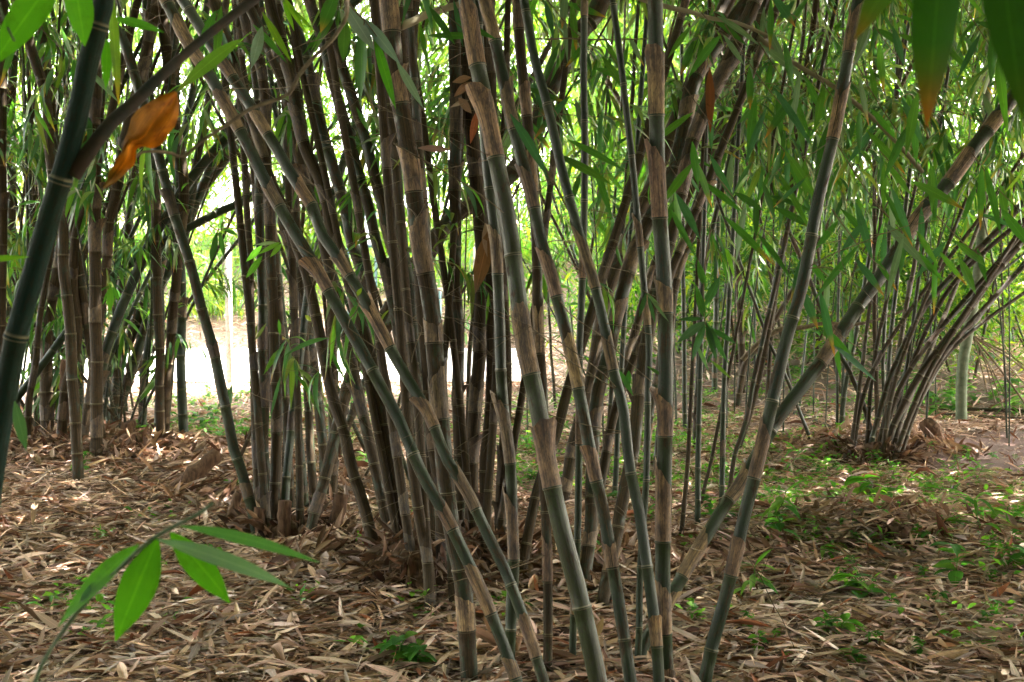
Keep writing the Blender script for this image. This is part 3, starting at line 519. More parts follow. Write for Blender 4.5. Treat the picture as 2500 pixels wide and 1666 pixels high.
T("upright green culm with side bud standing on the litter by the road gap", "376,400 384,560 389,693 391,764 389,907 388,1000 386,1078", 20, 21, 0, 0, GL, tone=.15, brown=.3, sheath=.2)
T("slightly right leaning culm with brown foot before the road", "500,300 475,440 454,568 443,657 429,782 414,925 404,1078", 18, 19, 0, .2, GL, tone=.2, brown=.45, sheath=.4)
T("plain green upright culm, last of the group before the bright road", "435,420 439,560 441,693 443,800 443,943 450,1086", 20, 24, 0, 0, GL, tone=.15, brown=.25, sheath=.2)
T("lone culm bowing left across the road gap with its foot on the litter", "270,60 296,89 332,200 360,290 382,357 396,411 418,500 439,568 468,657 493,764 525,871 550,996 571,1100 585,1136 614,1244 630,1330", 24, 26, 0, .3, GL, tone=.3, brown=.4, sheath=.35)
T("dark culm leaning right behind the orange leaf", "350,250 329,428 315,540 300,639 293,729 286,836 282,943 275,1060", 20, 21, 0, 0, GL, tone=.3, brown=.5, sheath=.3)
T("brown sheathed culm leaning right next to the reddish upright one", "330,240 300,370 286,464 264,550 261,639 250,720 238,840 215,1000 207,1100", 27, 20, 0, .1, GL, tone=.4, brown=.8, sheath=.7)
T("very thin bright green shoot in the left clump", "195,300 198,450 200,550 202,693 204,836 198,943 195,1050", 10, 12, 0, 0, GL, tone=.05, brown=0, sheath=0)
T("dark leaning culm right behind the slim shoot", "240,400 215,500 186,568 180,700 190,820 160,960 150,1090", 20, 24, 0, 0, GL, tone=.4, brown=.8, sheath=.4)
T("brown culm leaning right at the far left of the left clump", "120,330 95,450 71,568 54,639 36,711 10,860 -10,1000", 26, 24, 0, .3, GL, tone=.4, brown=.8, sheath=.4)
T("thin dark culm just right of the blurred near one low down", "110,700 96,782 89,871 80,930 71,979 64,1096", 14, 17, 0, 0, GL, tone=.3, brown=.6, sheath=.2)
T("nearly horizontal green culm lodged across the left clump", "650,440 607,486 540,515 464,554 429,571 357,621 304,654 250,693 215,740", 20, 18, 9.8, .6, GL, tone=.2, brown=.25, sheath=.1, extend=0)
T("dark upright culm right of the orange leaf in the upper left", "362,90 350,180 345,300 366,420 380,500 383,640 388,800 392,1000", 26, 22, 9.9, 0, GL, tone=.3, brown=.6, sheath=.3)
T("brown wide culm in the upper left behind the blurred branch", "415,200 425,290 440,380 450,470 438,600 425,760 410,900 405,1040", 28, 20, 10.0, 0, GL, tone=.4, brown=.8, sheath=.5)
T("dark culm at top left leaning left behind the hanging green leaves", "90,-10 105,100 118,200 130,330 150,430 175,560 200,700 222,850 240,1000 250,1090", 22, 20, 0, .1, GL, tone=.3, brown=.6, sheath=.3)
T("thin dark culm at top left with small pale flecks", "125,20 140,90 155,170 170,300 175,450 178,600 170,800 160,1060", 12, 16, 0, 0, GL, tone=.2, brown=.4, sheath=.1)
# thin ones right of the thick upright culm
GT = "thin culms between the upright culm and the strong leaning one"
for row in ["thin brown culm nearest the thick upright one on its right|1700,700 1690,900 1680,1118 1668,1250 1661,1325|9|12|.6",
 "dark green thin culm second to the right of the upright one|1716,640 1710,860 1704,1136 1703,1210 1702,1290|11|15|.2",
 "thin brown culm leaning right in the gap beside the spreading leaf sprig|1800,800 1738,1118 1722,1180 1709,1250|8|9|.6",
 "thin green upright culm standing clear in the litter gap|1782,700 1772,871 1766,1000 1763,1136 1762,1200 1760,1250|12|14|.25",
 "thin dark culm leaning left of the strong leaning culm|1865,820 1840,930 1826,1014 1805,1080 1792,1118 1775,1230|12|12|.5",
 "thin brown leaning culm rising to meet the strong leaning culm|1960,250 1935,430 1917,586 1896,693 1874,820 1850,930 1830,1010 1797,1110|16|14|.7",
 "greyish stout culm in the back centre right with dark blotches|1798,600 1804,700 1808,800 1811,871 1813,960|16|19|.7",
 "bluish far culm behind the leaf sprig|1752,560 1750,700 1746,850 1743,960|13|14|.15",
 "thin dark culm passing behind the spreading leaf sprig|1768,440 1730,600 1712,700 1706,860 1700,1000 1695,1100|14|13|.4",
 "grey culm leaning right with lichen patches in the back|1905,760 1865,830 1825,880 1810,920 1800,1000|13|18|.6",
 "very thin far culm left of the upright one's right side|1669,760 1670,871 1672,1014 1673,1060|11|13|.3",
 "dark leaning left culm at upper right behind leaves|1738,600 1765,640 1785,690 1808,760 1812,860|16|14|.5",
 "small dark culm rising left of the thin tan topped one|1500,860 1490,1000 1485,1100 1480,1180|11|13|.5"]:
    l_, p_, a_, b_, br_ = row.split("|"); T(l_, p_, float(a_), float(b_), 0, 0, GT, tone=.2, brown=float(br_), sheath=.2 if float(a_) > 11 else 0, near=float(a_) > 9, inter=.26, branches=2, zb=(1.9, 4.0))
for (bx, by, mx, my, tx, ty, wd) in ((2150, 1130, 2230, 900, 2480, 590, 20), (2170, 1135, 2290, 880, 2510, 640, 19), (2120, 1125, 2180, 880, 2400, 520, 18), (2190, 1130, 2330, 870, 2520, 700, 17), (2100, 1110, 2120, 850, 2230, 480, 17), (2180, 1140, 2250, 900, 2440, 640, 22), (2140, 1140, 2200, 900, 2330, 560, 18), (2110, 1130, 2110, 860, 2150, 540, 16)):
    T("brown culm within the bristling fan of stems at right", "%d,%d %d,%d %d,%d" % (tx, ty, mx + random.gauss(0, 22), my, bx + random.gauss(0, 22), by), wd * .5, wd * .65, 0, .7, "brown culms of the right fan", tone=.7, brown=.62, sheath=.12, inter=.26)
# right clump
for row in ["leftmost long culm of the right fan sweeping up to the right edge|2520,470 2446,550 2378,621 2306,693 2253,757 2199,861 2167,943 2135,1050 2120,1115|20|18|.5",
 "second culm of the right fan, thin and brown|2520,520 2420,600 2330,690 2270,790 2210,930 2165,1040 2145,1110|14|15|.7",
 "thickest culm of the right fan with reddish sheath scraps|2520,560 2467,621 2414,686 2360,764 2306,836 2253,907 2210,980 2181,1040 2160,1115|24|24|.6",
 "lowest thin culm of the right fan|2385,780 2321,854 2289,900 2240,990 2217,1050 2190,1120|14|15|.4",
 "upright thin culm in the back of the right clump|2170,600 2164,729 2156,871 2158,960 2160,1060|12|13|.4",
 "dark upright culm left in the right clump|2135,640 2135,800 2139,943 2142,1060|13|16|.7",
 "green upright culm between the two leaning right clump stems|2205,560 2189,693 2174,836 2168,960 2165,1075|14|15|.2",
 "thin right leaning stem at the back of the right clump|2260,560 2246,657 2217,871 2195,990 2180,1090|11|13|.4",
 "left leaning stem of the right clump reaching the diagonal culm|2040,840 2053,871 2074,907 2110,996 2135,1095|14|17|.45",
 "thin pole standing left of the right clump|2046,760 2044,871 2044,960 2044,1060|9|10|.2",
 "green culm leaning slightly right just left of the right clump|2110,700 2089,818 2067,925 2058,990 2053,1060|14|17|.2",
 "slender left leaning stem beneath the diagonal culm|1850,760 1878,836 1921,925 1950,1000 1981,1078|10|12|.4",
 "thin green arching stem through the right fan|2500,620 2400,700 2300,800 2240,850 2190,940 2130,1000 2095,1060|8|9|.1",
 "short brown stem at the root of the right fan|2240,930 2210,1000 2190,1060 2175,1125|16|20|.8",
 "second short brown stem at the root of the right fan|2190,880 2175,960 2155,1050 2140,1120|16|20|.8"]:
    l_, p_, a_, b_, br_ = row.split("|"); T(l_, p_, float(a_) * .8, float(b_) * .75, 0, .8 if "fan" in l_ else 0, GR, tone=.6, brown=float(br_), sheath=.12, near=float(a_) > 9, inter=.26, branches=2, zb=(2.4, 4.0))
# ------------------------------------------------------------------ random culms in the depth of the grove
def rnd_culms(n, x0, x1, y0, y1, label, group, rmin=.010, rmax=.022, br=2, lean=.12, bare=0, zb=(1.0, 4.0)):
    for i in range(n):
        y = random.uniform(y0, y1); px = random.uniform(x0, x1); x = (px - 1250) / F * y; b = Vector((x, y, float(H(x, y)) - .05)); r = random.uniform(rmin, rmax)
        lx, ly = random.gauss(0, lean), random.gauss(0, lean); pts = [b]
        for k in range(1, 6): z = k * 1.1; pts.append(b + Vector((lx * z + .02 * lx * z * z + random.gauss(0, .02), ly * z, z)))
        build_culm(pts, [r * (1 - .08 * k) for k in range(6)], label, group, tone=random.random() * .6, brown=random.uniform(.2, .8), sheath=0, near=False, inter=.28, branches=br, bare=bare, extend=0, jitter=.8, zb=zb)
rnd_culms(70, -60, 350, 10.2, 14.0, "dim dark culm in the crowded back of the left clump", "dim culms behind the left clump", .011, .026, 2, .26, 3)
rnd_culms(12, 480, 1100, 8.5, 11, "dark thin culm in the gap behind the parallel leaning row", "thin culms behind the middle", .010, .02, 1, .26, 1)
rnd_culms(26, 1290, 2080, 12, 19, "distant thin culm deep in the thicket right of centre", "distant thicket culms right of centre", .010, .026, 3, .30, 2, (1.5, 4.6))
rnd_culms(18, 2060, 2560, 13.5, 20, "distant thin culm behind the right fan of stems", "distant culms behind the right clump", .010, .022, 3, .28, 1, (2.2, 5.0))
rnd_culms(14, 1750, 2560, 7.5, 11.5, "leafy thin culm among the hanging foliage at upper right", "leafy thin culms at upper right", .007, .011, 9, .2) if False else None
# leafy arching culms overhanging from above: the hanging sprays of the upper right and top
def arching(label, group, pts, r, nb, scale=1.0, zmin=1.9):
    o, c, b = build_culm(pts, [r * (1 - .1 * k) for k in range(len(pts))], label, group, tone=.3, brown=.3, sheath=0, near=False, inter=.3, extend=0, stump=True, jitter=.5)
    n = len(c); vis = [i for i in range(n) if c[i][2] > zmin + .12 * (c[i][1] - 6)] or [n // 2]
    for k in range(nb):
        i = random.choice(vis); add_branch(o, Vector(c[i] - b), random.uniform(0, 6.28), random.uniform(.75, 1.2) * scale, tilt=random.uniform(-.2, .9))
def arch_pts(x0, y0, dx, dy, top, drop=1.0):
    out = []; z0 = float(H(x0, y0)) - .05
    for k in range(9):
        t = k / 8; out.append(Vector((x0 + dx * t ** 1.7, y0 + dy * t ** 1.7, z0 + (top - z0) * math.sin(min(1.0, t * 1.12) * math.pi / 2) - drop * max(0, t - .7) ** 2 * 6)))
    return out
for i in range(18):
    d = random.uniform(11.0, 14.5); px = random.uniform(1880, 2620) if i % 3 else random.uniform(1620, 1900); x = (px - 1250) / F * d
    tx = -x * .32 + random.uniform(-.8, .8); arching("arching leafy culm drooping its sprays over the upper right", "arching leafy culms at upper right", arch_pts(x, d, tx, random.uniform(-6.5, -1.5), random.uniform(3.0, 4.8)), random.uniform(.007, .012), 10)
for i in range(12):
    d = random.uniform(9.5, 12.5); px = random.choice([random.uniform(-50, 330), random.uniform(1000, 1500)]); x = (px - 1250) / F * d
    arching("thin arching culm with sprays hanging along the top of the picture", "thin arching culms along the top", arch_pts(x, d, random.uniform(-1, 1), random.uniform(-4, 0), random.uniform(3.6, 5.2)), random.uniform(.006, .010), 7)
# ------------------------------------------------------------------ far leaf masses
def mass(n, x0, x1, y0, y1, z0, z1, Lm, cols, ncl, spread, droop=.6, ns=2, zfun=None):
    cx = R.uniform(x0, x1, ncl); cy = R.uniform(y0, y1, ncl); cz = R.uniform(0, 1, ncl) ** .9 * (z1 - z0) + z0
    k = R.randint(0, ncl, n); sp_ = spread * R.uniform(.5, 1.3, ncl)[k]; p = np.stack([cx[k], cy[k], cz[k]], -1) + R.normal(0, 1, (n, 3)) * sp_[:, None] * [1, 1, .8]
    g = H(p[:, 0], p[:, 1]); ok = p[:, 2] > g + .05; p = p[ok]; k = k[ok]; n = len(p)
    dc = R.normal(0, 1, (ncl, 3)) * [1, 1, .3] + [0, 0, -droop]; d = dc[k] + R.normal(0, .55, (n, 3)); L = R.uniform(.6, 1.3, n) * Lm
    col = np.array(cols)[R.randint(0, len(cols), n)] * R.uniform(.7, 1.2, (n, 1))
    return leaves(p, d, R.normal(0, .6, (n, 3)) + [0, 0, 1], L, L * R.uniform(.14, .2, n), R.uniform(.1, .7, n), R.uniform(.1, .5, n), R.normal(0, .5, n), col, ns)
LG = [(.12, .22, .02), (.18, .26, .02), (.09, .20, .02), (.22, .26, .03), (.08, .18, .04)]
DG = [(.03, .085, .02), (.045, .11, .02), (.03, .075, .03), (.07, .12, .025)]
CG = [(.06, .085, .035), (.075, .10, .04), (.09, .11, .05)]
stuff("far_bamboo_foliage", [
    mass(90000, -20, 8, 38, 47, 2.4, 19, .50, LG, 1100, .9), mass(16000, -16, 3, 30, 39, .5, 3.0, .36, LG, 240, .4),
    mass(90000, 1.5, 22, 24, 34, 1.6, 14, .46, LG, 1500, .85), mass(9000, 3, 20, 21.5, 24, 1.2, 3.2, .30, LG, 160, .4)], M_leaf)
stuff("bank_weeds", [mass(20000, 1.0, 6.8, 15.5, 22, .2, 3.0, .24, DG + DG + LG, 230, .38, -.1), mass(8000, 4.5, 12, 14.0, 20, .1, 2.2, .16, LG, 150, .35, -.2)], M_fresh)
# overhead canopy of the grove (shades the near ground) and unseen foliage added round the camera to block front light
stuff("canopy_and_shade_foliage", [mass(26000, -20, 10, 28, 37.5, 10.8, 13.5, .6, CG, 1200, .7), mass(125000, -13, 17, -6, 14.0, 5.3, 9.2, .56, CG, 7000, .6), mass(20000, -10, 9, 14, 17.2, 6.3, 9.2, .56, CG, 1200, .6), mass(14000, 2.5, 10, 1, 9, 5.5, 9.0, .56, CG, 1500, .5), mass(30000, 4, 17, 14, 24, 6.5, 9.5, .5, DG, 1300, .6),  # masses over bank, right slope and right litter added to shade them
    mass(60000, -13, 13, -7, -2.2, .1, 7.5, .5, DG, 3000, .6), mass(9000, -13.5, -10, -3, 12, .3, 6.5, .42, DG, 150, .6), mass(9000, 10, 13.5, -3, 10, .3, 6.5, .42, DG, 150, .6)], M_leaf)

def cover(n, ncl, x0, x1, y0, y1, sp_):
    cy = np.sqrt(R.uniform(y0 ** 2, y1 ** 2, ncl)); cx = R.uniform(x0, x1, ncl) * cy; k = R.randint(0, ncl, n); s = R.uniform(.3, 1, ncl)[k] * sp_
    x = cx[k] + R.normal(0, 1, n) * s; y = cy[k] + R.normal(0, 1, n) * s; ok = soil_patch(x, y) < .3; x, y = x[ok], y[ok]; n = len(x); az = R.uniform(0, 6.28, n)
    d = np.stack([np.cos(az), np.sin(az), R.uniform(-.1, .9, n)], -1); L = R.uniform(.025, .075, n); b = np.stack([x, y, H(x, y) + R.uniform(.03, .11, n)], -1)
    col = np.array([(.12, .28, .03), (.07, .2, .04), (.17, .32, .05), (.09, .2, .03)])[R.randint(0, 4, n)] * R.uniform(.6, 1.3, (n, 1))
    return leaves(b, d, np.stack([R.normal(0, .4, n), R.normal(0, .4, n), np.ones(n)], -1), L, L * R.uniform(.2, .6, n), R.uniform(0, .4, n), R.uniform(.1, .4, n), R.normal(0, .4, n), col, 3)
stuff("ground_cover", [cover(2600, 150, .17, .46, 7.5, 11.5, .16), cover(3600, 90, -.33, .15, 11, 16, .22), cover(2600, 80, .0, .2, 8.5, 13, .16), cover(900, 40, -.4, .46, 4.6, 8, .10), cover(2500, 60, .12, .4, 12.5, 18, .3)], M_fresh)
# ------------------------------------------------------------------ fence, signs, stumps, poles
def empty(name, loc): return link(bpy.data.objects.new(name, None), None, loc)
def part(name, parent, V, Q, mat, U=None, C=None, smooth=False):
    o = bpy.data.objects.new(name, mesh(name, V, Q, U, C, [mat], smooth)); link(o, parent); return o
def box(cx, cy, cz, sx, sy, sz, bev=.006):
    """chamfered box as a 3-ring stack"""
    V, Q = [], []; hx, hy, hz = sx / 2, sy / 2, sz / 2; b = min(bev, hx * .4, hy * .4, hz * .4)
    rings = [(hx - b, hy - b, -hz), (hx, hy, -hz + b), (hx, hy, hz - b), (hx - b, hy - b, hz)]
    for x, y, z in rings: V += [(cx - x, cy - y, cz + z), (cx + x, cy - y, cz + z), (cx + x, cy + y, cz + z), (cx - x, cy + y, cz + z)]
    for r in range(3):
        for k in range(4): a = r * 4 + k; c = r * 4 + (k + 1) % 4; Q.append((a, c, c + 4, a + 4))
    Q += [(3, 2, 1, 0), (12, 13, 14, 15)]; return np.array(V, float), np.array(Q)
def joinvq(l):
    V, Q = [], []; o = 0
    for v, q in l: V.append(v); Q.append(q + o); o += len(v)
    return np.concatenate(V), np.concatenate(Q)
FY = 18.1
fence = empty("wire_fence", (-4.3, FY, 0)); tag(fence, "thin wire mesh fence on a pale post along the near edge of the road", "fence")
wl = []
for x in np.arange(-7.6, -.3, .085): wl.append(tube([(x + 4.3, 0, .02), (x + 4.3 + random.gauss(0, .01), 0, 1.0), (x + 4.3, 0, 1.95)], .0016, 4)[:2])
for z in (.05, .22, .42, .62, .82, 1.05, 1.3, 1.6, 1.95): wl.append(tube([(-3.3, .004, z), (0, .004, z - .01), (4.0, .004, z)], .0017, 4)[:2])
part("wire_mesh", fence, *joinvq(wl), M_wire)
for x in (-4.33, -8.0, -.55):
    part("fence_post", fence, *joinvq([box(x + 4.3, .05, 1.0, .085, .085, 2.2, .012), box(x + 4.3, .05, 2.13, .05, .05, .06, .01)]), M_post)
s1 = P(883, 560, 23.5); b_ = empty("sign_board", (s1.x, s1.y, 0)); tag(b_, "white board in a dark frame seen in a gap between the leaning culms", "sign")
part("board", b_, *box(0, 0, s1.z, .50, .03, .62), M_white)
part("frame", b_, *joinvq([box(.275, 0, s1.z, .05, .05, .72), box(-.275, 0, s1.z, .05, .05, .72), box(0, 0, s1.z + .335, .50, .05, .05), box(0, 0, s1.z - .335, .50, .05, .05)]), M_dark)
for sx in (-.275, .275): part("sign_leg", b_, *box(sx, .002, (s1.z - .36) / 2, .05, .045, s1.z - .36), M_dark)
s2 = P(1076, 716, 19); gz = float(H(s2.x, s2.y)); b_ = empty("sign_board", (s2.x, s2.y, gz)); tag(b_, "small grey brown board on a dark stake beside the road, right of the thickest culm", "sign")
part("board", b_, *box(0, 0, s2.z - gz, .20, .02, .17), M_sign); part("stake", b_, *box(-.01, -.032, (s2.z - gz) / 2, .045, .04, s2.z - gz + .06), M_dark)
def log_obj(name, label, cat, p0, p1, r0, r1, mat, sides=14, rough=.12, group=None, hollow=True):
    p0, p1 = Vector(p0), Vector(p1); n = 12; pts = [p0.lerp(p1, k / (n - 1)) - p0 + Vector((random.gauss(0, 1), random.gauss(0, 1), random.gauss(0, 1))) * r0 * .08 for k in range(n)]
    rr = [r0 + (r1 - r0) * k / (n - 1) for k in range(n)]; rr = [a * (1 + random.gauss(0, rough * .4)) for a in rr]
    if hollow:   # rim and hollow at the cut end
        pts += [pts[-1] + (pts[-1] - pts[-2]) * .01, pts[-1] - (pts[-1] - pts[-2]) * .02, pts[-2]]; rr += [rr[-1] * .85, rr[-1] * .68, rr[-1] * .6]
        pts.append(pts[-1]); rr.append(.001)
    V, Q, U, C = tube(pts, rr, sides); V = V + R.normal(0, r0 * .03, V.shape) * (.5 if rough < .3 else 5)
    V = V.reshape(len(pts), sides + 1, 3); V[:, -1] = V[:, 0]; V = V.reshape(-1, 3)
    o = bpy.data.objects.new(name, mesh(name, V, Q, U, C * [.4, .35, .55], [mat])); link(o, None, p0); tag(o, label, cat, group); return o
a = G(405, 1210); log_obj("fallen_log", "dark rotten log propped up out of the leaf litter at left", "log", a - Vector((0, 0, .03)), P(534, 1105, a.y + .15), .062, .052, M_wood)
a = G(802, 1320); log_obj("bamboo_stump", "cut hollow bamboo stump leaning right beside the lone dark culm foot", "stump", a - Vector((0, 0, .05)), P(838, 1205, a.y), .046, .042, M_wood)
a = G(316, 1100); log_obj("bamboo_stump", "short dark stump in the left clump beside the green pair", "stump", a - Vector((0, 0, .05)), P(318, 1030, a.y), .05, .046, M_wood)
a = G(157, 1080); log_obj("bamboo_stump", "broken stump standing between culms of the left clump", "stump", a - Vector((0, 0, .05)), P(158, 880, a.y), .045, .038, M_wood)
a = G(550, 1275); log_obj("bamboo_stump", "small dark stump behind the foot of the lone bowed culm", "stump", a - Vector((0, 0, .05)), P(584, 1205, a.y), .035, .03, M_wood)
a = G(691, 1335); log_obj("bamboo_stump", "thick short stump with ragged rim at the duo's foot", "stump", a - Vector((0, 0, .05)), P(694, 1225, a.y), .042, .04, M_wood)
a = G(640, 1330); log_obj("bamboo_stump", "low dark stump left of the duo's foot", "stump", a - Vector((0, 0, .05)), P(632, 1240, a.y), .036, .034, M_wood)
a = G(2185, 1330); log_obj("rotten_stump", "ragged brown stump in the mound at right", "stump", a - Vector((0, 0, .05)), a + Vector((.02, .02, .10)), .085, .06, M_wood, rough=.5)
a = G(2290, 1085); log_obj("rotten_stump", "dark decayed root stump beside the bare red soil", "stump", P(2330, 1108, a.y) , P(2256, 1030, a.y + .2), .04, .075, M_wood, rough=.6, sides=24)
a = G(2347, 1040); T("_", "2400,560 2385,650 2367,793 2349,907 2346,1040", 20, 25, 0, 0, "x", stump=True, name="tree_trunk") if False else None
tr = G(2347, 1034); pts = spline([tr - Vector((0, 0, .1)), P(2349, 907, tr.y), P(2367, 793, tr.y), P(2390, 650, tr.y), P(2400, 500, tr.y), P(2410, 200, tr.y), P(2430, -100, tr.y)], .15)
V, Q, U, C = tube(pts - pts[0], np.linspace(.062, .045, len(pts)), 14); o = bpy.data.objects.new("tree_trunk", mesh("tree_trunk", V, Q, U, C, [M_bark])); link(o, None, Vector(pts[0])); tag(o, "pale grey green trunk standing behind the right fan of stems", "tree")
crown = part("crown", o, *[x for x in mass(1500, -1.2, 1.2, -1.2, 1.2, 4.2, 6, .2, DG, 26, .35)[:2]], M_leaf, *[x for x in (None, None)]) if False else None
for lb, x0, y0, x1, y1 in (("upper of two bamboo poles lying on the ground at the right edge", 2296, 1003, 2560, 1013), ("lower of two bamboo poles lying on the ground at the right edge", 2290, 1019, 2560, 1034)):
    a, b2 = G(x0, y0), G(x1, y1); o = log_obj("bamboo_pole", lb, "pole", a + Vector((0, 0, .03)), b2 + Vector((0, 0, .03)), .024, .022, M_culm, group="poles lying on the ground")
a, b2 = G(1942, 1018), G(2045, 1060); log_obj("bamboo_pole", "green cut culm lying on the litter left of the right clump", "pole", a + Vector((0, 0, .04)), b2 + Vector((0, 0, .03)), .03, .03, M_culm)
# dry stick fan at right
root = P(2375, 820, 13.2); o = empty("dry_branch", root); tag(o, "fan of dry pale sticks drooping to the right edge behind the pale trunk", "branch")
for ex, ey in ((2520, 1010), (2470, 1000), (2560, 940), (2430, 985), (2540, 985), (2500, 900), (2600, 1000), (2410, 960), (2450, 1000)):
    e = P(ex, ey, 13.2 + random.uniform(-.5, .8)); m_ = root.lerp(e, .5) + Vector((0, 0, random.uniform(.02, .12)))
    part("stick", o, *tube(spline([Vector((0, 0, 0)), m_ - root, e - root], .1), [.012 if ex in (2520, 2600) else .007] * len(spline([Vector((0, 0, 0)), m_ - root, e - root], .1)), 5)[:2], M_twig, smooth=True)
# grey horizontal dead branches
def stick(label, pts, w0, w1, d, dl=0, mat=None, name="dead_branch", cat="branch"):
    p = [tuple(map(float, a.split(","))) for a in pts.split()]; W = [P(x, y, d + dl * i / (len(p) - 1)) for i, (x, y) in enumerate(p)]; s = spline(W, .05)
    V, Q, U, C = tube(s - s[0], np.linspace(w0, w1, len(s)) / 2 * d / F, 8); V = V.copy()
    o = bpy.data.objects.new(name, mesh(name, V, Q, U, C, [mat or M_twig])); link(o, None, Vector(s[0])); tag(o, label, cat); return o, s
stick("bare grey branch reaching right across the thicket behind the strong leaning culm", "1812,880 1850,840 1880,818 1910,802 1960,800 2010,790 2090,792 2160,775 2240,745", 14, 5, 12)
stick("dark thin culm slanting down right through the upper right foliage", "1850,90 1931,150 2039,214 2100,262 2146,304 2200,360 2252,420", 12, 12, 6.2, .5, M_culm, "bamboo_culm", "bamboo culm")
stick("nearly level green culm at the top right of centre", "1560,-5 1615,14 1680,28 1740,46 1800,56 1880,90", 15, 9, 5.6, .6, M_culm, "bamboo_culm", "bamboo culm")
stick("dark arm of a culm bending up at top centre", "975,66 1010,52 1050,32 1099,18 1180,-5", 22, 16, 5.2, .3, M_culm, "bamboo_culm", "bamboo culm")
stick("pair of pale level twigs left of the leaning back culm at top", "1290,95 1340,96 1390,94 1440,97 1600,95", 5, 3, 5)
stick("long hair thin twig sloping down right across the upper centre", "960,350 1040,395 1120,440 1180,480 1230,520", 4, 2.5, 4)
stick("thin dark twig crossing from the mossy culm down to the right", "1305,370 1330,410 1360,460 1375,490 1390,520", 7, 4, 4.6)
stick("thin curved twig in the left middle hanging over the road gap", "1005,885 1010,860 1020,830 1030,800 1000,770 960,745", 2.5, 2, 3.8)
stick("wiry twig joining the slanting pair in the middle", "730,600 800,650 850,690 875,730 870,760 850,800 925,855 905,875 922,830", 3.2, 2, 3.8)
stick("long wiry twig between bluish culm and the smooth blue green one", "1368,735 1390,765 1430,795 1480,830 1530,880 1600,940", 3.5, 2, 4)
stick("pale wiry twig crossing to the upright culm", "1480,790 1530,800 1570,812 1600,820", 3, 2, 4)
rt_, rs_ = stick("pale crooked twig close to the camera crossing the upper left", "848,-30 847,0 846,40 830,70 809,100 763,143 727,189 706,229 656,250 607,268 557,304 500,339 450,382 420,375 393,371 350,371 328,386", 11, 6, 2.1, -.3)
# branch of the near blurred culm
bp = [P(x, y, d) for x, y, d in ((179, 428, 1.83), (214, 375, 1.83), (268, 304, 1.85), (321, 257, 1.88), (393, 186, 1.92), (482, 107, 1.98), (571, 36, 2.05), (660, -30, 2.1))]
s = spline(bp, .02) ; rr_ = np.interp(np.linspace(0, 1, len(s)), [0, .3, .6, 1], [38, 30, 22, 26]) / 2 * 1.9 / F
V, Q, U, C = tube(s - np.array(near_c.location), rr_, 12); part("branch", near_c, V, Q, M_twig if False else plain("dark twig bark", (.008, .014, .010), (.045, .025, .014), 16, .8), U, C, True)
M_gtwig = plain('green twig', (.07, .11, .05), (.16, .2, .12), 60, .6)
# ------------------------------------------------------------------ single traced leaves
def leafset(parent_name, label, cat, items, mat=None, stems=(), group=None, ns=8):
    """items: (base px, tip px, width px, depth, bend, colour, tip colour)"""
    org = None; root = None
    for bx, by, tx, ty, wd, d, bend, col, tip in items:
        b = P(bx, by, d); t = P(tx, ty, d + random.uniform(-.02, .02))
        if root is None: root = empty(parent_name, b); tag(root, label, cat, group); org = b
        dr = np.array(t - b) + np.array([0, 0, bend * (t - b).length * .9]); L = np.array([(t - b).length * (1 + .12 * abs(bend))])
        view = np.array(Vector((0, 0, CH)) - b); nr = unit(view[None]) + R.normal(0, .25, (1, 3))
        l = leaves(np.zeros((1, 3)) + np.array(b - org), dr[None], nr, L, np.array([wd * d / F]), np.array([bend]), np.array([.22]), np.array([R.normal(0, .25)]), np.array([col], float), ns, tip=np.array([tip if tip else col], float))
        o = bpy.data.objects.new("leaf", mesh("leaf", *l, mats=[mat or M_leaf])); link(o, root)
    for pts, w0, w1, d in stems:
        p = [tuple(map(float, a.split(","))) for a in pts.split()]; s = spline([P(x, y, d) - org for x, y in p], .02)
        V, Q, U, C = tube(s, np.linspace(w0, w1, len(s)) / 2 * d / F, 6); o = bpy.data.objects.new("twig", mesh("twig", V, Q, U, C, [M_gtwig if mat is M_fresh else M_twig])); link(o, root)
    return root
Gb, Gd, Gs, Ol, Or = (.06, .19, .012), (.035, .10, .015), (.13, .20, .17), (.12, .14, .02), (.50, .17, .01)
leafset("bamboo_sprig", "out of focus sprig of bright green leaves low at the left, close to the camera", "leafy sprig", [
    (440, 1284, 779, 1371, 30, 1.35, .12, (.06, .15, .06), None), (383, 1317, 707, 1432, 42, 1.32, .10, (.12, .20, .16), None),
    (415, 1300, 552, 1461, 70, 1.36, .12, Gb, None), (385, 1315, 285, 1557, 92, 1.33, .05, Gb, None), (340, 1330, 159, 1513, 58, 1.34, .18, Gb, None), (255, 1415, 195, 1470, 26, 1.34, .1, (.10, .2, .12), None)], M_fresh,
    stems=[("520,1228 484,1255 420,1288 361,1324 300,1380 262,1418 225,1455 188,1497 155,1540 123,1587 95,1640 70,1720", 9, 10, 1.33)])
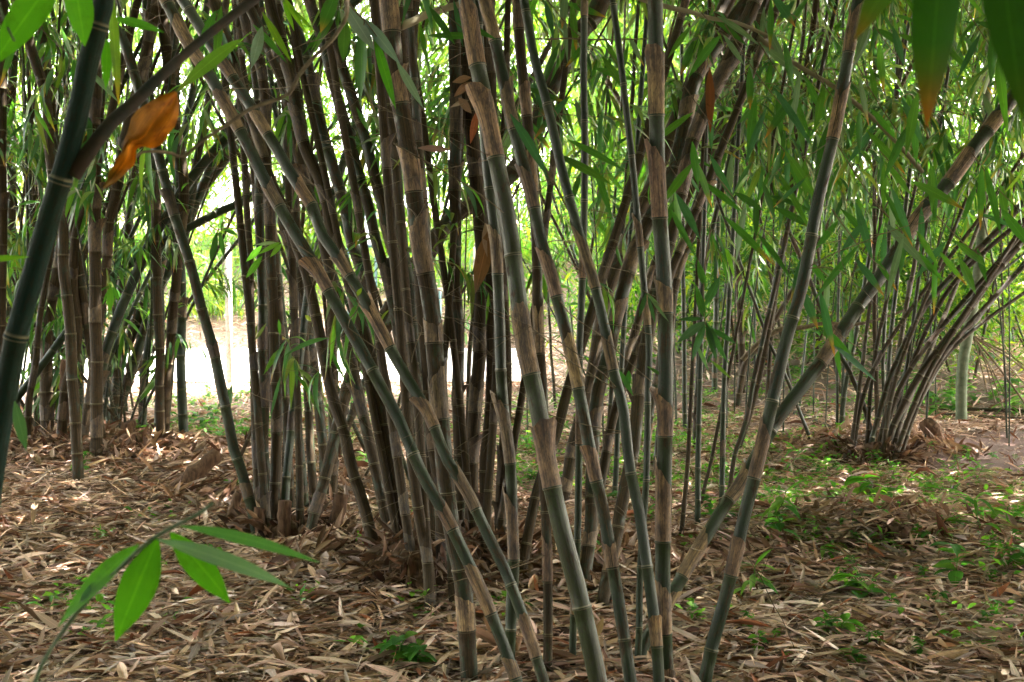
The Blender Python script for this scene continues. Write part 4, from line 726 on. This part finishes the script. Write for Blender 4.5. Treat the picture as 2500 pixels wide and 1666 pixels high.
def withered():
    rows = [((1195, 622), (1213, 640)), ((1110, 650), (1228, 715)), ((1020, 695), (1218, 790)), ((945, 750), (1195, 865)), ((900, 812), (1150, 925)), ((880, 868), (1105, 985)), ((862, 905), (1045, 1012)), ((850, 940), (965, 1000)), ((838, 985), (925, 1030)), ((822, 1040), (928, 1085)), ((800, 1085), (915, 1125)), ((775, 1135), (880, 1165)), ((750, 1175), (835, 1215)), ((725, 1225), (775, 1272)), ((706, 1285), (712, 1296))]
    m = 8; org = P(428, 226, 1.7); V, C, U = [], [], []; rs = np.random.RandomState(4)
    for i, (a, b) in enumerate(rows):
        for j in range(m + 1):
            t = j / m; e = 5 if j in (0, m) else 2; x = (a[0] + (b[0] - a[0]) * t + rs.normal(0, e)) * .3571; y = (a[1] + (b[1] - a[1]) * t + rs.normal(0, e)) * .3571
            d = 1.7 + .012 * math.sin(t * 5 + i * .5) + .02 * abs(t - .45) + rs.normal(0, .002); V.append(P(x, y, d) - org); U.append((t, i * .12))
            c = np.array((.46, .20, .012)) * rs.uniform(.6, 1.2); dark = .65 * max(0, 1 - t * 1.6) * (1 if i < 9 else .4) + (.7 if i > 11 else 0)
            C.append(c * (1 - min(dark, .9)) + np.array((.09, .075, .012)) * min(dark, .9))
    n = len(rows); idx = np.arange(n * (m + 1)).reshape(n, m + 1); q = np.stack([idx[:-1, :-1], idx[:-1, 1:], idx[1:, 1:], idx[1:, :-1]], -1).reshape(-1, 4)
    o = bpy.data.objects.new("withered_leaf", mesh("withered_leaf", np.array([tuple(v) for v in V]), q, np.array(U), np.array(C), [leaf_material("withered orange leaf", .45, .6, (1.2, .75, .35), .6, .9, .3, True)])); link(o, None, org)
    tag(o, "large blurred orange withered leaf hanging at upper left near the camera", "leaf")
withered()
leafset("bamboo_sprig", "big blurred green leaves with browned tips hanging in the top right corner", "leafy sprig", [
    (2310, -260, 2263, 306, 112, 1.0, .02, (.014, .05, .006), (.14, .04, .006)), (2260, -190, 2090, 92, 78, 1.05, .05, (.03, .07, .01), (.11, .06, .008)), (2420, -260, 2495, 275, 112, .95, .03, (.013, .045, .006), (.025, .05, .006))], M_fresh)
leafset("bamboo_sprig", "blurred bright green leaves in the top left corner close to the camera", "leafy sprig", [
    (160, -90, -20, 160, 78, 1.5, .05, Gb, None), (180, -60, 206, 108, 66, 1.6, .04, Gb, None), (268, -40, 290, 258, 26, 1.9, .02, (.09, .16, .015), (.3, .14, .02)), (262, 95, 258, 215, 24, 1.9, .05, Gb, None), (275, 45, 400, 78, 22, 2.0, .12, (.05, .16, .02), None)], M_fresh,
    stems=[("-10,-10 15,60 35,100", 7, 6, 1.5)])
leafset("bamboo_leaf", "narrow lit green leaf poking in level at the left edge", "leaf", [(-60, 636, 74, 627, 15, 1.8, .02, (.11, .24, .02), None)], M_fresh)
leafset("bamboo_leaf", "bluish green blurred leaf hanging low beside the blurred culm", "leaf", [(36, 980, 66, 1108, 28, 1.8, -.05, (.07, .15, .09), None)], M_fresh)
leafset("bamboo_sprig", "long bluish grey and green leaves hanging in front of the top of the thickest culm", "leafy sprig", [
    (842, 10, 910, 118, 36, 3.4, .05, (.13, .15, .20), None), (888, 45, 975, 155, 28, 3.4, .03, (.12, .16, .19), None), (968, 150, 1032, 262, 20, 3.42, .03, (.13, .17, .17), None), (885, 60, 880, 246, 34, 3.45, .02, Gd, None), (912, 85, 965, 262, 24, 3.4, .04, Gb, None),
    (822, -20, 784, 76, 34, 3.3, .06, Gd, (.3, .16, .03)), (842, 40, 838, 150, 30, 3.5, .02, (.05, .11, .02), None), (870, 262, 905, 330, 12, 3.5, .05, Gd, None)], stems=[("840,-30 860,20 890,50 920,90", 5, 3, 3.4), ("890,50 888,62", 3, 3, 3.4)])
leafset("bamboo_sprig", "bright yellow green narrow leaves lit at the top left of centre", "leafy sprig", [
    (690, -10, 746, 80, 14, 3.2, .03, (.14, .26, .02), None), (705, 15, 770, 78, 9, 3.2, .03, (.12, .24, .02), None), (690, 0, 718, 75, 12, 3.2, .03, (.12, .26, .02), None), (640, 30, 710, 150, 18, 3.3, .05, (.09, .16, .02), None)], M_fresh, stems=[("640,-20 665,-5 695,5", 3, 2, 3.2)])
leafset("bamboo_leaf", "grey backed curled leaf with a pale edge hanging left of top centre", "leaf", [(640, 65, 614, 165, 27, 3.2, .03, (.11, .14, .16), None)])
leafset("bamboo_leaf", "blurred green leaf lying level under the dark branch at upper left", "leaf", [(590, 95, 440, 215, 32, 2.3, .12, (.08, .15, .02), (.10, .12, .03))])
leafset("dead_leaf", "pointed orange brown sheath leaf hanging by the right leaning bundle", "leaf", [(1733, 165, 1734, 326, 22, 5.2, .0, (.20, .075, .02), (.24, .07, .014))], M_litter)
leafset("dead_leaf", "orange dead leaf hanging behind the top of the mossy culm", "leaf", [(1165, 270, 1148, 352, 19, 5.4, .0, (.38, .13, .05), None)], M_litter)
leafset("dead_sheath", "large orange brown dead sheath hanging left of the bluish green culm", "sheath", [(1196, 560, 1160, 718, 40, 5.6, .0, (.20, .10, .03), (.14, .1, .06)), (1185, 545, 1196, 640, 26, 5.6, 0, (.3, .2, .12), None)], M_litter)
leafset("dead_leaf", "yellowed leaf standing in the litter between the bundle feet", "leaf", [(1452, 1560, 1474, 1508, 18, 4.7, .0, (.42, .30, .14), None), (1452, 1555, 1440, 1490, 20, 4.7, .0, (.36, .22, .09), None)], M_litter)
leafset("dead_leaf", "cluster of crumpled dead leaves caught between culms at upper centre", "leaves", [(1150, 190, 1105, 200, 20, 4.8, .2, (.3, .2, .11), None), (1150, 200, 1110, 235, 18, 4.8, .1, (.34, .2, .11), None), (1120, 240, 1150, 275, 20, 4.8, .1, (.28, .17, .1), None), (1145, 245, 1100, 262, 14, 4.8, .1, (.3, .22, .14), None)], M_litter)
leafset("dead_leaf", "pinkish brown leaf lying level between the thickest culm and the mossy one", "leaf", [(1020, 362, 1102, 366, 16, 4.1, .06, (.3, .19, .15), None)], M_litter)
DGc = (.03, .085, .03)
leafset("bamboo_sprig", "spreading dark green sprig right of the thick upright culm at mid height", "leafy sprig", [
    (1722, 786, 1655, 835, 22, 5, .1, (.05, .10, .06), None), (1718, 778, 1652, 780, 12, 5, .05, DGc, None), (1722, 790, 1690, 880, 20, 5, .03, DGc, None), (1724, 790, 1750, 880, 18, 5, .02, DGc, None), (1724, 785, 1780, 890, 22, 5, .03, DGc, None), (1722, 700, 1705, 640, 18, 5, -.1, (.04, .12, .02), None),
    (1722, 780, 1700, 700, 18, 5, -.1, (.04, .12, .02), None), (1722, 745, 1755, 680, 22, 5, -.1, DGc, None), (1730, 800, 1795, 838, 14, 5, .1, DGc, None), (1700, 840, 1730, 905, 10, 5, .05, (.08, .15, .08), None), (1735, 880, 1785, 925, 9, 5, .05, (.10, .18, .02), None)],
    stems=[("1735,560 1722,640 1718,700 1720,780 1728,800", 4, 3, 5)])
leafset("bamboo_sprig", "small sprig of narrow leaves hanging in front of the thin tan topped culm", "leafy sprig", [
    (1578, 715, 1560, 775, 12, 4.2, 0, DGc, None), (1578, 715, 1612, 745, 8, 4.2, .03, (.08, .14, .08), None), (1585, 725, 1632, 785, 8, 4.2, .03, (.09, .14, .09), None), (1582, 722, 1600, 790, 10, 4.2, 0, DGc, None), (1512, 905, 1545, 965, 14, 4.3, .05, (.05, .16, .03), None), (1535, 905, 1535, 945, 14, 4.3, .05, (.05, .18, .03), None), (1580, 895, 1630, 925, 8, 4.3, .05, (.06, .15, .03), None)], stems=[("1568,708 1580,716 1600,725", 2.5, 2, 4.2)])
leafset("bamboo_sprig", "small leaves on a wiry twig at the slanting pair's left", "leafy sprig", [
    (685, 592, 632, 620, 12, 3.8, .1, (.10, .20, .03), None), (688, 595, 660, 628, 12, 3.8, .02, (.12, .24, .03), None), (675, 592, 625, 598, 9, 3.8, .02, (.16, .2, .16), None), (680, 780, 684, 820, 9, 3.8, 0, (.06, .16, .02), None), (650, 790, 620, 835, 8, 3.8, 0, (.15, .18, .08), None), (745, 770, 760, 785, 10, 3.8, 0, (.2, .22, .03), None), (870, 725, 885, 700, 10, 3.8, .1, (.14, .2, .02), None)], stems=[("620,575 650,585 690,594 730,615 765,640", 2, 2, 3.8)])
leafset("bamboo_sprig", "dark hanging sprig of pointed leaves left of the road post", "leafy sprig", [
    (530, 566, 516, 640, 14, 5.5, 0, (.03, .08, .02), None), (536, 566, 546, 625, 12, 5.5, 0, (.04, .12, .02), None), (545, 560, 580, 575, 10, 5.5, .1, (.04, .12, .02), None), (640, 625, 600, 680, 16, 5.6, 0, (.07, .17, .02), None), (640, 600, 600, 640, 16, 5.6, 0, (.08, .2, .03), None)], stems=[("500,540 530,562 560,556 620,570 650,600", 2.5, 2, 5.5)])
leafset("bamboo_sprig", "small bright green pair of leaves hanging in the left clump gap", "leafy sprig", [(270, 698, 268, 763, 16, 6, 0, (.08, .2, .02), None), (276, 700, 290, 735, 12, 6, 0, (.06, .17, .02), None), (270, 700, 250, 745, 7, 6, 0, (.06, .17, .02), None)])
leafset("bamboo_sprig", "green leaf pair hugging the bowed lone culm above its foot", "leafy sprig", [(566, 940, 552, 1020, 18, 7.2, -.05, (.05, .12, .04), None), (560, 945, 530, 1000, 10, 7.2, .0, (.07, .12, .06), None)])
# hand placed big hanging leaves of the upper right
def lf(n, x0, x1, y0, y1, d0, d1):
    out = []
    for _ in range(n):
        d = random.uniform(d0, d1); x, y = random.uniform(x0, x1), random.uniform(y0, y1); L = random.uniform(.15, .26) / d * F; a = random.gauss(.15, .5)
        c = random.choice([(.03, .09, .015), (.045, .13, .02), (.035, .10, .05), (.09, .13, .10), (.06, .14, .02)]); tp = (.4, .13, .02) if random.random() < .25 else None
        out.append((x, y, x + math.sin(a) * L, y + math.cos(a) * L, random.uniform(.024, .036) / d * F, d, random.uniform(0, .15), c, tp))
    return out
k_ = 0
for (x0, x1, y0, y1, n, where) in ((1860, 1990, 0, 60, 5, "hanging at the top edge right of the thin tan culms"), (2120, 2200, 40, 160, 6, "with orange tips hanging just right of the strong leaning culm's top"), (1800, 1900, 110, 260, 7, "drooping between the tan parallel culms and the strong leaning one"), (1880, 1960, 330, 420, 6, "drooping low left of the strong leaning culm"),
    (2060, 2150, 380, 520, 7, "filling the corner between the two leaning culms"), (2160, 2260, 540, 600, 5, "hanging just below the diagonal culm"), (2400, 2490, 420, 520, 6, "dark and wide at the right edge under the diagonal culm"), (2300, 2420, 560, 640, 5, "in front of the right fan's upper stems"), (1680, 1760, 0, 80, 5, "over the top of the right leaning bundle"),
    (1960, 2050, 620, 700, 5, "at mid height between strong leaning culm and right clump"), (2020, 2100, 800, 850, 4, "low behind the diagonal culm above the litter"), (1330, 1420, 0, 100, 5, "at the top around the thin dark green culm"), (1060, 1110, 0, 60, 4, "at top centre left of the mossy culm"), (2380, 2480, 60, 200, 6, "at the right edge below the big blurred leaves"), (470, 600, 0, 80, 6, "over the slanting pair's upper ends"), (60, 200, 40, 160, 5, "behind the blurred corner leaves at upper left"),
    (1990, 2080, 180, 300, 6, "brushing the strong leaning culm's upper left side"), (2130, 2230, 230, 380, 6, "under the big browned leaf tip at upper right"), (1700, 1800, 260, 380, 6, "low between the thin tan parallel culms"), (1880, 1960, 150, 260, 6, "high left of the strong leaning culm"), (1640, 1720, 420, 520, 5, "just right of the thick upright culm at mid height"), (1780, 1880, 480, 580, 6, "over the back thicket at mid height"),
    (2180, 2280, 420, 500, 6, "right above the middle of the diagonal culm"), (1440, 1520, 60, 180, 5, "between the two thin culms at top"), (1230, 1330, 150, 300, 5, "behind the slender peeling culm at top"), (2060, 2140, 560, 650, 4, "in the crook of the two leaning culms"), (1340, 1440, 250, 400, 5, "behind the thin upright green culm")):
    r_ = leafset("bamboo_sprig", "long bamboo leaves " + where, "leafy sprig", lf(int(n * 1.3), x0 - 20, x1 + 20, y0 - 20, y1 + 30, 4.2, 6.4), group="hanging leaf sprigs", ns=6, stems=[("%d,%d %d,%d %d,%d" % (x0 - 30, y0 - 50, (x0 + x1) // 2, (y0 + y1) // 2, x1 + 20, y1 + 10), 3, 2, 5.1)])
# ------------------------------------------------------------------ seedlings
def seedling_variant(k):
    rs = np.random.RandomState(500 + k); h = rs.uniform(.06, .16); lb, ld = [], []; p = [np.zeros(3)]
    for i in range(5): p.append(p[-1] + [rs.normal(0, .01), rs.normal(0, .01), h / 5])
    for i in range(2, 6):
        for _ in range(4): a = rs.uniform(0, 6.28); lb.append(p[i]); ld.append([math.cos(a), math.sin(a), rs.uniform(-.1, .5)])
    N = len(lb); L = rs.uniform(.045, .09, N) * (1 if k % 3 else 1.7); col = np.array([(.10, .26, .03), (.06, .18, .04), (.15, .30, .05)])[rs.randint(0, 3, N)]
    lv = leaves(np.array(lb), np.array(ld, float), np.tile([0, 0, 1.], (N, 1)), L, L * (rs.uniform(.4, .6, N) if k % 3 else rs.uniform(.1, .18, N)), rs.uniform(.1, .5, N), rs.uniform(.1, .4, N), rs.normal(0, .4, N), col * rs.uniform(.5, 1.2, (N, 1)), 5)
    return mesh("stem", *tube(p, .002, 5, (.1, .16, .05)), mats=[M_fresh]), mesh("foliage", *lv, mats=[M_fresh])
SV = [seedling_variant(k) for k in range(6)]
def seedling(px, py, s, label, group=None):
    g = G(px, py); st, fo = SV[random.randrange(6)]
    o = bpy.data.objects.new("seedling", st); link(o, None, g); o.rotation_euler.z = random.uniform(0, 6.28); o.scale = (s,) * 3; tag(o, label, "seedling", group)
    f = bpy.data.objects.new("foliage", fo); link(f, o)
for x, y, s, l in ((2130, 1230, 2.4, "tallest bright seedling left of the rotten stump mound at right"), (595, 975, 2.0, "seedling with star shaped leaves by the foot of the fence post"), (205, 1160, 1.2, "small dark seedling in the pile at the left clump's foot"), (560, 1205, 1.1, "small seedling before the lone bowed culm's foot"),
    (2390, 1320, 1.7, "seedling at right among brown sheath blades"), (2450, 1290, 2.0, "broad seedling patch plant near the right edge"), (1888, 1290, 1.8, "seedling just right of the strong leaning culm"), (1930, 1160, 1.5, "upright pale green seedling under the right thicket"), (2350, 1440, 1.6, "feathery seedling low at the right"), (1905, 1340, 1.3, "seedling on a brown stalk right of the strong culm's middle"),
    (2090, 1470, 1.6, "yellow green seedling in the lower right litter"), (2010, 1370, 1.2, "seedling left of the mound at right"), (2060, 1560, 1.2, "tiny seedling cluster low right of the strong culm's foot"), (1290, 1130, 1.6, "bright seedling seen between bluish and mossy culms"), (1270, 1200, 1.5, "lower seedling between bluish and mossy culms"), (905, 1140, 1.6, "seedling behind the lone dark culm foot"), (2490, 1390, 1.4, "seedling cut by the right edge"), (1810, 1470, 1.4, "low green tuft between upright and strong leaning culms"), (960, 1640, 1.5, "green tuft at the bottom edge left of centre"), (1010, 1650, 1.3, "second green tuft at the bottom edge, nearer the thickest culm"), (1400, 980, 1.4, "bright plant in the gap right of the mossy culm"), (1715, 990, 1.5, "plant under the spreading dark sprig"), (1500, 1240, 1.3, "seedling between bundle feet")):
    seedling(x, y, s, l)
def sd_scatter(n, x0, x1, y0, y1, label, group, s0, s1):
    for _ in range(n): seedling(random.uniform(x0, x1), random.uniform(y0, y1), random.uniform(s0, s1), label, group)
sd_scatter(70, 330, 900, 960, 1090, "bright green seedling on the lit litter between left clump and road", "seedlings by the road gap", .7, 1.5)
sd_scatter(80, 1750, 2500, 1100, 1360, "young green seedling scattered on the right hand litter", "seedlings on the right litter", .35, 1.0)
sd_scatter(30, 1800, 2500, 1330, 1640, "tiny seedling in the lower right litter", "tiny seedlings lower right", .4, .8)
sd_scatter(45, 1250, 1800, 1000, 1300, "green seedling in the litter behind the right of centre culms", "seedlings behind the centre right", .4, 1.2)
sd_scatter(24, 2200, 2500, 960, 1030, "bright plant at the back edge of the clearing at right", "plants at the back of the clearing", 1.2, 2.4)
sd_scatter(26, 1850, 2250, 820, 1000, "green plant on the littered slope behind the leaning culms", "plants on the right slope", .8, 2)

def root_mass(cx, cy, rx, ry, h, label, seed):
    rs = np.random.RandomState(seed); n, m = 26, 40; z0 = float(H(cx, cy)); V = []
    ph = rs.uniform(0, 6.28, 12)
    for i in range(n):
        t = i / (n - 1); rr_ = math.sin((1 - t) * math.pi / 2) ** .6
        for j in range(m + 1):
            a = 2 * math.pi * j / m; f = 1 + .16 * math.sin(5 * a + ph[0] + 3 * t) + .10 * math.sin(9 * a + ph[1] - 5 * t) + .07 * math.sin(17 * a + ph[2] + 9 * t) + .05 * math.sin(23 * t + 4 * a + ph[3])
            V.append((rx * rr_ * f * math.cos(a), ry * rr_ * f * math.sin(a), h * t * (1 + .2 * math.sin(3 * a + ph[4])) - .05))
    idx = np.arange(n * (m + 1)).reshape(n, m + 1); q = np.stack([idx[:-1, :-1], idx[:-1, 1:], idx[1:, 1:], idx[1:, :-1]], -1).reshape(-1, 4)
    o = bpy.data.objects.new("root_mass", mesh("root_mass", np.array(V), q, None, None, [M_wood])); link(o, None, Vector((cx, cy, z0))); tag(o, label, "root mass")
    k = 420; a = rs.uniform(0, 6.28, k); t = rs.uniform(0, .8, k); rr_ = np.sin((1 - t) * math.pi / 2) ** .6
    b = np.stack([rx * rr_ * np.cos(a), ry * rr_ * np.sin(a), h * t], -1); d = np.stack([np.cos(a) * .5 + rs.normal(0, .3, k), np.sin(a) * .5 + rs.normal(0, .3, k), rs.uniform(-.9, .9, k)], -1); L = rs.uniform(.07, .18, k)
    col = PAL[rs.choice([4, 8, 8, 9, 10, 0, 2, 5], k)] * rs.uniform(.3, .9, (k, 1))
    f = bpy.data.objects.new("dead_leaves", mesh("dead_leaves", *leaves(b, d, rs.normal(0, 1, (k, 3)), L, L * rs.uniform(.1, .25, k), rs.uniform(0, .4, k), rs.uniform(.2, 1.2, k), rs.normal(0, .7, k), col, 5), mats=[M_litter])); f["kind"] = "stuff"; link(f, o)
    for i in range(14):   # wiry roots running out into the litter
        a = rs.uniform(0, 6.28); pts = [np.array([rx * .8 * math.cos(a), ry * .8 * math.sin(a), h * rs.uniform(.1, .5)])]
        for s in range(5): a += rs.normal(0, .25); pts.append(pts[-1] + [math.cos(a) * .05, math.sin(a) * .05, -h * .13])
        rt = bpy.data.objects.new("root", mesh("root", *tube(pts, np.linspace(.008, .003, 6), 5), mats=[M_wood])); link(rt, o)
g = G(1050, 1425); root_mass(g.x, g.y + .1, .34, .26, .26, "dark root mass with dead leaves at the foot of the middle clump", 1)
g = G(1180, 1390); root_mass(g.x, g.y + .1, .24, .2, .17, "dark root mass right of the main one, behind the bluish green culm", 2)
g = G(690, 1330); root_mass(g.x, g.y + .1, .34, .24, .18, "root mass under the close upright duo at the left third", 3)
g = G(150, 1110); root_mass(g.x, g.y + .3, .75, .4, .14, "broad root mass under the left clump", 4)
g = G(2145, 1125); root_mass(g.x, g.y + .1, .36, .26, .15, "root mass at the foot of the right fan of stems", 5)
